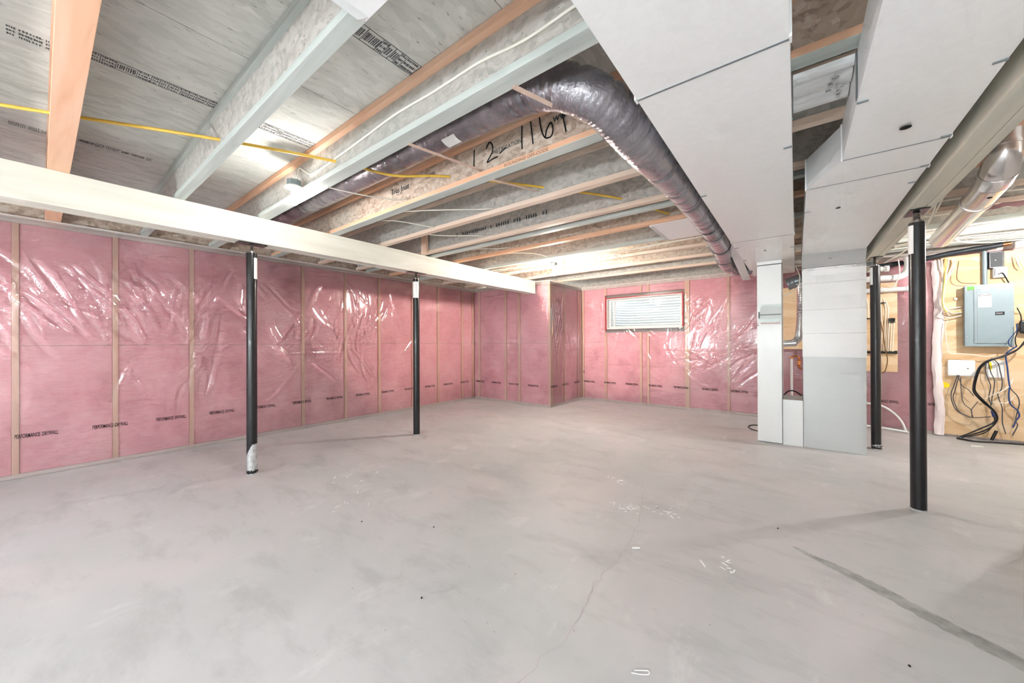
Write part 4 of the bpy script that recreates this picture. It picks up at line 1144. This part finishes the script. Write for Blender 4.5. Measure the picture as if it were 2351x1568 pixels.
# --- wiring on the board
def bw(name, pts, r, mat, label, group, dy=0.0):
    rg = random.Random(label)
    P3 = [(x - 0.012, yb - 0.035 - dy - 0.02 * math.sin(PI * i / max(1, len(pts) - 1)) - rg.uniform(0, 0.012), z) for i, (x, z) in enumerate(pts)]
    wire(name, P3, r, mat, label=label, cat='cable', group=group)
pcs = [[(1.463, 2.265), (1.472, 2.153), (1.493, 2.049), (1.486, 1.866), (1.479, 1.738), (1.497, 1.654), (1.545, 1.632), (1.648, 1.644)],
       [(1.488, 2.261), (1.49, 2.151), (1.496, 1.994), (1.489, 1.829), (1.485, 1.719), (1.509, 1.634), (1.557, 1.604), (1.648, 1.608)],
       [(1.548, 2.271), (1.536, 2.163), (1.511, 2.01), (1.498, 1.846), (1.491, 1.709), (1.515, 1.616), (1.569, 1.572), (1.648, 1.572)],
       [(1.575, 2.272), (1.584, 2.184), (1.547, 2.079), (1.511, 1.974), (1.501, 1.828), (1.503, 1.681), (1.533, 1.569), (1.551, 1.536)],
       [(1.596, 2.255), (1.601, 2.191), (1.559, 2.06), (1.517, 1.973), (1.492, 1.847), (1.476, 1.71), (1.485, 1.618), (1.472, 1.549), (1.545, 1.514), (1.648, 1.536)],
       [(1.515, 2.27), (1.515, 2.16), (1.505, 2.0), (1.493, 1.85), (1.487, 1.70), (1.51, 1.60), (1.56, 1.585), (1.648, 1.590)]]
nm = ['leftmost', 'second', 'third', 'inner short', 'outer bulging', 'yellowish']
for k, q in enumerate(pcs):
    bw('panel_cable', q, 0.0065, 'cable_yellow' if k == 5 else 'cable_white', nm[k] + ' cable of the white bundle entering the panel from the left', 'white cables feeding the panel', 0.008 * (k % 3))
BG = 'tangled low voltage wires below the panel'
for nme, q, r, mt_, lab in [
    ('wire', [(1.625, 2.215), (1.607, 2.036), (1.618, 1.971), (1.665, 1.935), (1.768, 1.925)], 0.004, 'cable_brown', 'brown wire loop left of the grey conduit'),
    ('wire', [(1.527, 1.478), (1.508, 1.369), (1.519, 1.185), (1.525, 1.142), (1.546, 1.06), (1.661, 1.057), (1.831, 1.029), (1.913, 1.048)], 0.005, 'cable_white', 'pale wire running down and under the electrical panel'),
    ('wire', [(2.099, 1.212), (2.046, 1.118), (1.94, 1.04), (1.831, 0.985), (1.763, 0.904), (1.734, 0.805), (1.711, 0.661), (1.716, 0.59), (1.773, 0.497), (1.845, 0.408), (1.877, 0.35), (1.882, 0.29), (1.849, 0.224), (1.76, 0.151), (1.668, 0.075), (1.598, 0.028)], 0.008, 'cable_black', 'thick black cable sweeping from panel corner to floor, outer one'),
    ('wire', [(2.088, 1.178), (2.036, 1.101), (1.951, 1.036), (1.847, 0.981), (1.774, 0.9), (1.746, 0.805), (1.722, 0.662), (1.733, 0.591), (1.789, 0.499), (1.861, 0.401), (1.888, 0.334), (1.891, 0.282), (1.86, 0.2), (1.788, 0.128), (1.679, 0.059), (1.621, 0.023)], 0.008, 'cable_black', 'thick black cable sweeping from panel corner to floor, inner one'),
    ('wire', [(1.888, 0.334), (1.896, 0.265), (1.877, 0.184), (1.827, 0.107), (1.742, 0.051), (1.644, 0.022)], 0.006, 'cable_black', 'black cable branching to the floor below the blue tie'),
    ('wire', [(2.067, 1.153), (1.994, 1.075), (1.983, 1.006), (1.993, 0.904), (2.003, 0.75), (2.008, 0.673), (2.002, 0.561), (2.017, 0.46), (2.064, 0.397), (2.079, 0.331), (2.058, 0.277), (2.037, 0.189)], 0.007, 'cable_blue', 'thick blue network cable right of the modem'),
    ('wire', [(1.993, 0.904), (2.003, 0.75), (2.018, 0.648), (2.065, 0.567), (2.077, 0.483), (2.064, 0.38), (2.053, 0.277), (2.066, 0.219), (2.031, 0.095)], 0.005, 'cable_grey', 'dark wire twisting down beside the blue cable'),
    ('wire', [(1.88, 1.013), (1.929, 0.944), (1.939, 0.858), (1.955, 0.747), (1.949, 0.643), (1.922, 0.58), (1.932, 0.512), (1.953, 0.41), (1.958, 0.239), (1.984, 0.105)], 0.005, 'cable_grey', 'grey wire hanging down in front of the modem'),
    ('wire', [(1.853, 0.968), (1.869, 0.838), (1.895, 0.743), (1.889, 0.621), (1.878, 0.516), (1.878, 0.446)], 0.0045, 'cable_grey', 'grey wire below the modem, right of two'),
    ('wire', [(1.836, 0.959), (1.83, 0.853), (1.852, 0.741), (1.868, 0.663), (1.856, 0.531), (1.875, 0.428)], 0.0045, 'cable_grey', 'grey wire below the modem, left of two'),
    ('wire', [(2.04, 0.769), (2.008, 0.682), (1.938, 0.608), (1.873, 0.559), (1.828, 0.511)], 0.006, 'cable_white', 'white cable slanting down below the modem'),
    ('wire', [(1.861, 0.479), (1.937, 0.474), (1.991, 0.483), (2.044, 0.548)], 0.005, 'cable_white', 'white cable sagging across the hanging wires'),
    ('wire', [(1.612, 0.790), (1.577, 0.651), (1.552, 0.541), (1.564, 0.432), (1.599, 0.345), (1.669, 0.29), (1.738, 0.272), (1.872, 0.297)], 0.005, 'cable_grey', 'wide dark loop from the network box to the blue tie'),
    ('wire', [(1.624, 0.790), (1.588, 0.607), (1.57, 0.506), (1.587, 0.407), (1.628, 0.322), (1.715, 0.274), (1.772, 0.276)], 0.005, 'cable_grey', 'inner dark loop below the network box'),
    ('wire', [(1.612, 0.780), (1.647, 0.656), (1.693, 0.615), (1.739, 0.538)], 0.004, 'cable_grey', 'short dark wire slanting right from the network box'),
    ('wire', [(1.636, 0.760), (1.641, 0.512), (1.664, 0.424), (1.715, 0.367), (1.726, 0.279)], 0.004, 'cable_grey', 'dark wire hanging straight below the network box'),
    ('wire', [(1.772, 0.471), (1.732, 0.405), (1.715, 0.358), (1.732, 0.271)], 0.004, 'cable_grey', 'small dark loop left of the blue tie'),
    ('wire', [(2.045, 1.603), (2.070, 1.499), (2.060, 1.389), (2.030, 1.27), (2.030, 1.202), (2.041, 1.151)], 0.005, 'cable_black', 'black wire hanging along the right side of the panel'),
    ('wire', [(2.040, 1.415), (2.040, 1.339), (1.983, 1.226), (1.989, 1.160), (2.025, 1.133)], 0.004, 'cable_blue', 'blue wire curling over the lower right panel corner'),
    ('wire', [(2.062, 2.222), (2.077, 2.118), (2.102, 2.064)], 0.006, 'cable_white', 'white cable at the upper right edge of the board, left one'),
    ('wire', [(2.085, 2.228), (2.100, 2.15), (2.118, 2.097)], 0.006, 'cable_white', 'white cable at the upper right edge of the board, right one'),
    ('wire', [(2.05, 1.629), (2.14, 1.624)], 0.005, 'cable_white', 'white cable leaving the right side of the panel')]:
    hugs = 0.10 if 'panel corner' in lab or 'lower right' in lab or 'right side of the panel' in lab else 0.015
    bw(nme, q, r, mt_, lab, BG, hugs)
MB().tube([(1.868, yb - 0.075, 0.375), (1.882, yb - 0.075, 0.305)], 0.017, 12).build('cable_tie', 'cable_blue', None, True, label='blue tie gathering the black cables', cat='cable tie')
wire('floor_cable', [(1.57, 6.98, 0.012), (1.70, 6.90, 0.010), (1.88, 6.97, 0.010), (2.1, 7.02, 0.010), (2.3, 7.0, 0.01)], 0.010, 'cable_black', label='black cable lying on the floor below the plywood', cat='cable')
MB().tube([(1.86, 7.05, 0.018), (1.90, 7.06, 0.135)], 0.015, 12).build('offcut_pipe', 'black_plastic', None, True, label='short black offcut leaning at the foot of the plywood', cat='pipe offcut')

# --- black wrapped pipe along the top of the utility wall
MB().tube(smooth_path([(0.70, 6.98, 2.23), (0.95, 6.96, 2.235), (1.25, 6.955, 2.265), (1.58, 6.95, 2.315), (1.92, 6.95, 2.348)], 5), 0.030, 16, True, lambda i, th: 0.030 + 0.003 * math.sin(i * 1.7 + th * 2)).build('wrapped_pipe', 'black_wrap', None, True, label='black wrapped pipe running along the top of the utility wall', cat='pipe')
MB().cyl((1.925, 6.95, 2.35), (1.985, 6.95, 2.355), 0.022, 14).build('valve_fitting', 'copper', None, True, label='brass fitting at the end of the black wrapped pipe', cat='fitting')
MB().cyl((2.06, 6.99, 2.30), (2.06, 6.99, 2.38), 0.04, 16).build('white_fitting', 'pvc_white', None, True, label='white round fitting at the top right edge', cat='fitting')

# --- white vent pipes
def pvc(pts, r, label, sub=6):
    o = empty('vent_pipe', pts[0], label, 'pipe', 'white plastic pipes beside the return air drop')
    P_ = smooth_path(pts, sub)
    MB().tube(P_, r, 20).build('pipe', 'pvc_white', o, True)
    for a, b in ((P_[0], P_[1]), (P_[-2], P_[-1])):
        d = (b - a).normalized()
        c = a if a == P_[0] else b
        MB().tube([c - d * 0.001, c + (d if a == P_[0] else -d) * 0.05], r + 0.006, 20).build('coupling', 'pvc_white', o, True)
pvc([(0.60, 6.92, 2.19), (0.80, 6.92, 2.188), (0.98, 6.92, 2.182)], 0.036, 'upper white plastic pipe end behind the far post', 2)
pvc([(0.60, 6.86, 2.055), (0.90, 6.86, 2.050), (1.04, 6.86, 2.050), (1.12, 6.86, 2.095), (1.145, 6.86, 2.18), (1.145, 6.86, 2.30)], 0.040, 'white plastic pipe with an upward elbow behind the front post')
pvc([(0.60, 7.083, 1.922), (0.9, 7.083, 1.919), (1.21, 7.083, 1.914)], 0.032, 'lower white plastic pipe above the small plywood board', 2)
wire('electrical_cable', [(1.045, 6.79, 2.27), (1.055, 6.79, 2.15), (1.05, 6.78, 2.06), (1.02, 6.78, 1.97), (0.99, 6.79, 1.90), (0.92, 6.80, 1.88), (0.89, 6.80, 1.93)], 0.006, 'cable_white', label='white cable looped over the white plastic pipes', cat='cable')

# --- water lines on the small board
PG = 'cream water tubes on the small board'
yq = YP - 0.045
for k, q in enumerate([[(0.92, 1.825), (0.928, 1.644), (0.936, 1.386), (0.926, 1.076)], [(0.948, 1.81), (0.97, 1.667), (0.964, 1.385), (0.949, 1.077)], [(0.975, 1.77), (0.997, 1.64), (0.983, 1.321), (0.968, 1.076)], [(1.009, 1.486), (0.999, 1.32), (0.990, 1.077)], [(1.027, 1.485), (1.021, 1.32), (1.012, 1.077)], [(1.05, 1.485), (1.044, 1.3), (1.034, 1.078)], [(0.761, 1.838), (0.78, 1.731), (0.769, 1.535)], [(0.785, 1.823), (0.799, 1.717), (0.798, 1.534)]]):
    wire('water_tube', [(x - 0.004, yq - 0.012 * (k % 2), z) for x, z in q], 0.0075, 'pex_cream', n=8, label=['leftmost tall', 'second tall', 'third tall', 'first short', 'second short', 'third short', 'left pair outer', 'left pair inner'][k] + ' cream water tube on the small plywood board', cat='pipe', group=PG)
wire('water_tube', [(0.915, yq - 0.03, 1.49), (0.940, yq - 0.035, 1.321), (0.958, yq - 0.035, 1.115), (0.979, yq - 0.03, 0.962), (0.956, yq - 0.02, 0.807), (0.920, yq - 0.01, 0.78)], 0.006, 'cable_brown', n=8, label='brownish hose hanging in a loop before the water tubes', cat='hose')
mf = empty('water_manifold', (0.98, yq, 1.06), 'black horizontal manifold below the cream water tubes', 'manifold')
MB().cyl((0.70, yq - 0.004, 1.066), (1.066, yq - 0.004, 1.066), 0.017, 16).build('pipe', 'black_plastic', mf, True)
MB().cyl((1.055, yq - 0.004, 1.066), (1.075, yq - 0.004, 1.066), 0.023, 16).build('end_cap', 'black_plastic', mf, True)
cl = MB()
for x in (1.0, 1.022, 1.045): cl.box(x - 0.003, x + 0.010, yq - 0.03, yq + 0.018, 1.487, 1.53)
cl.box(0.995, 1.06, yq - 0.03, yq + 0.018, 1.470, 1.480)
cl.build('tube_clip', 'black_plastic', None, label='black clip holding the three short water tubes', cat='clip')
MB().box(0.905, 0.965, yq - 0.03, yq + 0.018, 1.735, 1.747).build('tube_clip', 'black_plastic', None, label='black clip across the tall water tubes', cat='clip')
MB().box(0.745, 0.815, yq - 0.03, yq + 0.018, 1.525, 1.540).build('tube_clip', 'black_plastic', None, label='black clip at the left pair of water tubes', cat='clip')
wire('drain_hose', [(0.62, 7.05, 0.37), (0.768, 7.05, 0.359), (0.918, 7.05, 0.335), (1.029, 7.04, 0.255), (1.105, 7.03, 0.145), (1.145, 7.02, 0.014)], 0.013, 'pvc_white', n=10, label='white drain hose running down to the floor behind the far post', cat='hose')
wire('drain_hose', [(0.64, 7.00, 0.060), (0.9, 7.00, 0.045), (1.08, 7.00, 0.030), (1.16, 7.00, 0.018)], 0.013, 'pvc_white', n=10, label='white hose lying along the floor behind the far post', cat='hose')

# --- seen through the gap between furnace and return drop
MB().tube(smooth_path([(-0.10, 6.45, 2.02), (0.02, 6.45, 2.06), (0.20, 6.45, 2.10)], 6), 0.085, 24, True, lambda i, th: 0.085 + 0.004 * math.sin(i * 2.4)).build('vent_duct', 'dark_metal', None, True, label='grey crinkled duct behind the gap above the furnace side', cat='duct')
m = MB(); pts = smooth_path([(0.05, 6.42, 2.00), (0.05, 6.30, 1.80), (0.045, 6.22, 1.55), (0.035, 6.12, 1.36), (0.02, 6.03, 1.26), (-0.03, 6.0, 1.20)], 14)
m.tube(pts, 0.04, 18, True, lambda i, th: 0.040 + 0.005 * math.cos(i * PI)).build('vent_hose', 'round_metal', None, True, label='ribbed silver vent hose bending in the gap beside the furnace', cat='hose')
MB().cyl((-0.1335, 6.0, 1.19), (0.0, 6.0, 1.20), 0.043, 20).build('vent_stub', 'round_metal', None, True, label='short silver pipe stub leaving the furnace side', cat='pipe')
MB().cyl((-0.052, 6.3, 0.0), (-0.052, 6.3, 0.98), 0.014, 14).build('drain_pipe', 'pvc_white', None, True, label='thin white vertical pipe in the gap beside the furnace', cat='pipe')
gv = empty('gas_valve', (0.0, 6.3, 0.85), 'small copper valve in the gap beside the furnace', 'valve')
MB().tube(smooth_path([(-0.06, 6.31, 1.0), (0.0, 6.31, 1.02), (0.03, 6.31, 0.98), (0.028, 6.31, 0.88), (0.06, 6.31, 0.85)], 6), 0.012, 12).build('pipe', 'copper', gv, True)
MB().box(-0.07, -0.03, 6.29, 6.33, 0.985, 1.01).build('handle', 'copper', gv, bevel=0.004)
MB().box(0.008, 0.05, 6.29, 6.33, 0.90, 0.96).build('body', 'copper', gv, bevel=0.006)
wire('electrical_cable', [(-0.005, 6.0, 2.20), (0.035, 6.0, 2.08), (0.035, 6.0, 1.97), (0.0, 6.01, 1.90), (-0.07, 6.02, 1.85), (-0.131, 6.02, 1.82)], 0.006, 'cable_white', label='white cable dangling behind the furnace gap', cat='cable')
wire('condensate_hose', [(-0.131, 5.86, 0.53), (-0.08, 5.86, 0.585), (-0.02, 5.86, 0.59), (0.045, 5.86, 0.54)], 0.008, 'cable_black', label='black hose arching over the return boot', cat='hose')
wire('floor_cable', [(-0.40, 5.95, 0.008), (-0.50, 6.05, 0.008), (-0.545, 6.22, 0.008), (-0.50, 6.36, 0.008), (-0.40, 6.38, 0.008)], 0.007, 'cable_black', label='black cable loop on the floor left of the furnace', cat='cable')

# ================================================================== FLOOR MARKS AND DEBRIS
def ribbon(name, pts, w, mat, seed, z=0.0006, jag=0.3):
    rg = random.Random(seed); P_ = smooth_path([(x, y, z) for x, y in pts], 10); vs = []
    for i, p in enumerate(P_):
        d = (P_[min(i + 1, len(P_) - 1)] - P_[max(0, i - 1)]).normalized(); n = Vector((-d.y, d.x, 0))
        ww = w(i / (len(P_) - 1)) if callable(w) else w
        vs += [p + n * ww * (1 + rg.uniform(-jag, jag)), p - n * ww * (1 + rg.uniform(-jag, jag))]
    MB().add(vs, [(2 * i, 2 * i + 1, 2 * i + 3, 2 * i + 2) for i in range(len(P_) - 1)]).build(name, mat, floor)
ribbon('dark_joint_strip', [(-0.02, 2.75), (0.06, 2.690), (0.145, 2.645), (0.29, 2.55), (0.47, 2.405), (0.675, 2.265), (0.95, 2.06), (1.5, 1.66)], lambda t: 0.010 + 0.032 * min(1, t * 2.2), 'joint_strip', 1, jag=0.18)
rg = random.Random(8)
cr = [(-1.753, 3.96), (-1.456, 3.442), (-1.014, 3.099), (-0.858, 2.549), (-0.799, 2.212), (-0.80, 1.885), (-0.811, 1.72), (-0.772, 1.522), (-0.759, 1.302), (-0.787, 1.141), (-0.79, 0.90)]
cr2 = []
for a, b in zip(cr[:-1], cr[1:]):
    for k in range(4):
        t = k / 4; cr2.append((a[0] + (b[0] - a[0]) * t + rg.uniform(-.012, .012), a[1] + (b[1] - a[1]) * t))
ribbon('floor_crack', cr2, 0.0016, 'crack_line', 2, jag=0.6)
def splat(cx, cy, n, s, seed):
    rg = random.Random(seed); m = MB()
    for _ in range(n):
        x, y = cx + rg.gauss(0, s), cy + rg.gauss(0, s * 0.9); a = rg.uniform(0, PI); l, w = rg.uniform(.008, .035), rg.uniform(.002, .006)
        k = 7; pl = []
        for i in range(k):
            t = 2 * PI * i / k; q = rg.uniform(.7, 1.2)
            u, v = l * q * math.cos(t), w * q * math.sin(t)
            pl.append((x + u * math.cos(a) - v * math.sin(a), y + u * math.sin(a) + v * math.cos(a)))
        m.prism(pl, 0.0004, 0.0016)
    m.build('plaster_splatter', 'plaster', floor)
splat(-0.99, 2.66, 26, 0.040, 1); splat(-0.755, 2.75, 20, 0.045, 2); splat(-0.31, 2.29, 10, 0.055, 3); splat(-1.25, 3.1, 8, 0.05, 4); splat(-3.2, 1.75, 7, 0.10, 5); splat(-2.7, 1.45, 6, 0.09, 6)
def chip(cx, cy, l, w, a, label):
    c, s = math.cos(a), math.sin(a)
    pl = [(-l, -w), (-l * .3, -w * 1.2), (l, -w * .8), (l * 1.02, w), (l * .2, w * 1.1), (-l * .95, w * .9)]
    MB().prism([(cx + u * c - v * s, cy + u * s + v * c) for u, v in pl], 0.0005, 0.006).build('paper_scrap', 'paper', None, label=label, cat='debris', group='white scraps on the floor')
chip(-0.755, 2.162, 0.024, 0.006, 0.65, 'small white scrap on the floor beside the crack')
chip(1.64, 6.63, 0.055, 0.014, 0.3, 'white scrap on the floor in front of the plywood')
wire('plastic_tie', [(-0.485, 1.335, 0.004), (-0.450, 1.352, 0.004), (-0.432, 1.368, 0.004), (-0.438, 1.380, 0.004), (-0.452, 1.372, 0.004), (-0.480, 1.352, 0.004)], 0.0016, 'white_plastic', n=5, label='tiny looped white plastic tie on the floor at the bottom', cat='debris')
for k, (x, y) in enumerate(((-2.35, 1.35), (-1.42, 1.12), (-1.9, 1.6), (0.33, 2.0), (-0.1, 2.95))):
    MB().lathe((x, y, 0), [(0.004, 0.0), (0.005, 0.003), (0.002, 0.006)], 8).build('grit', 'black_plastic', floor)
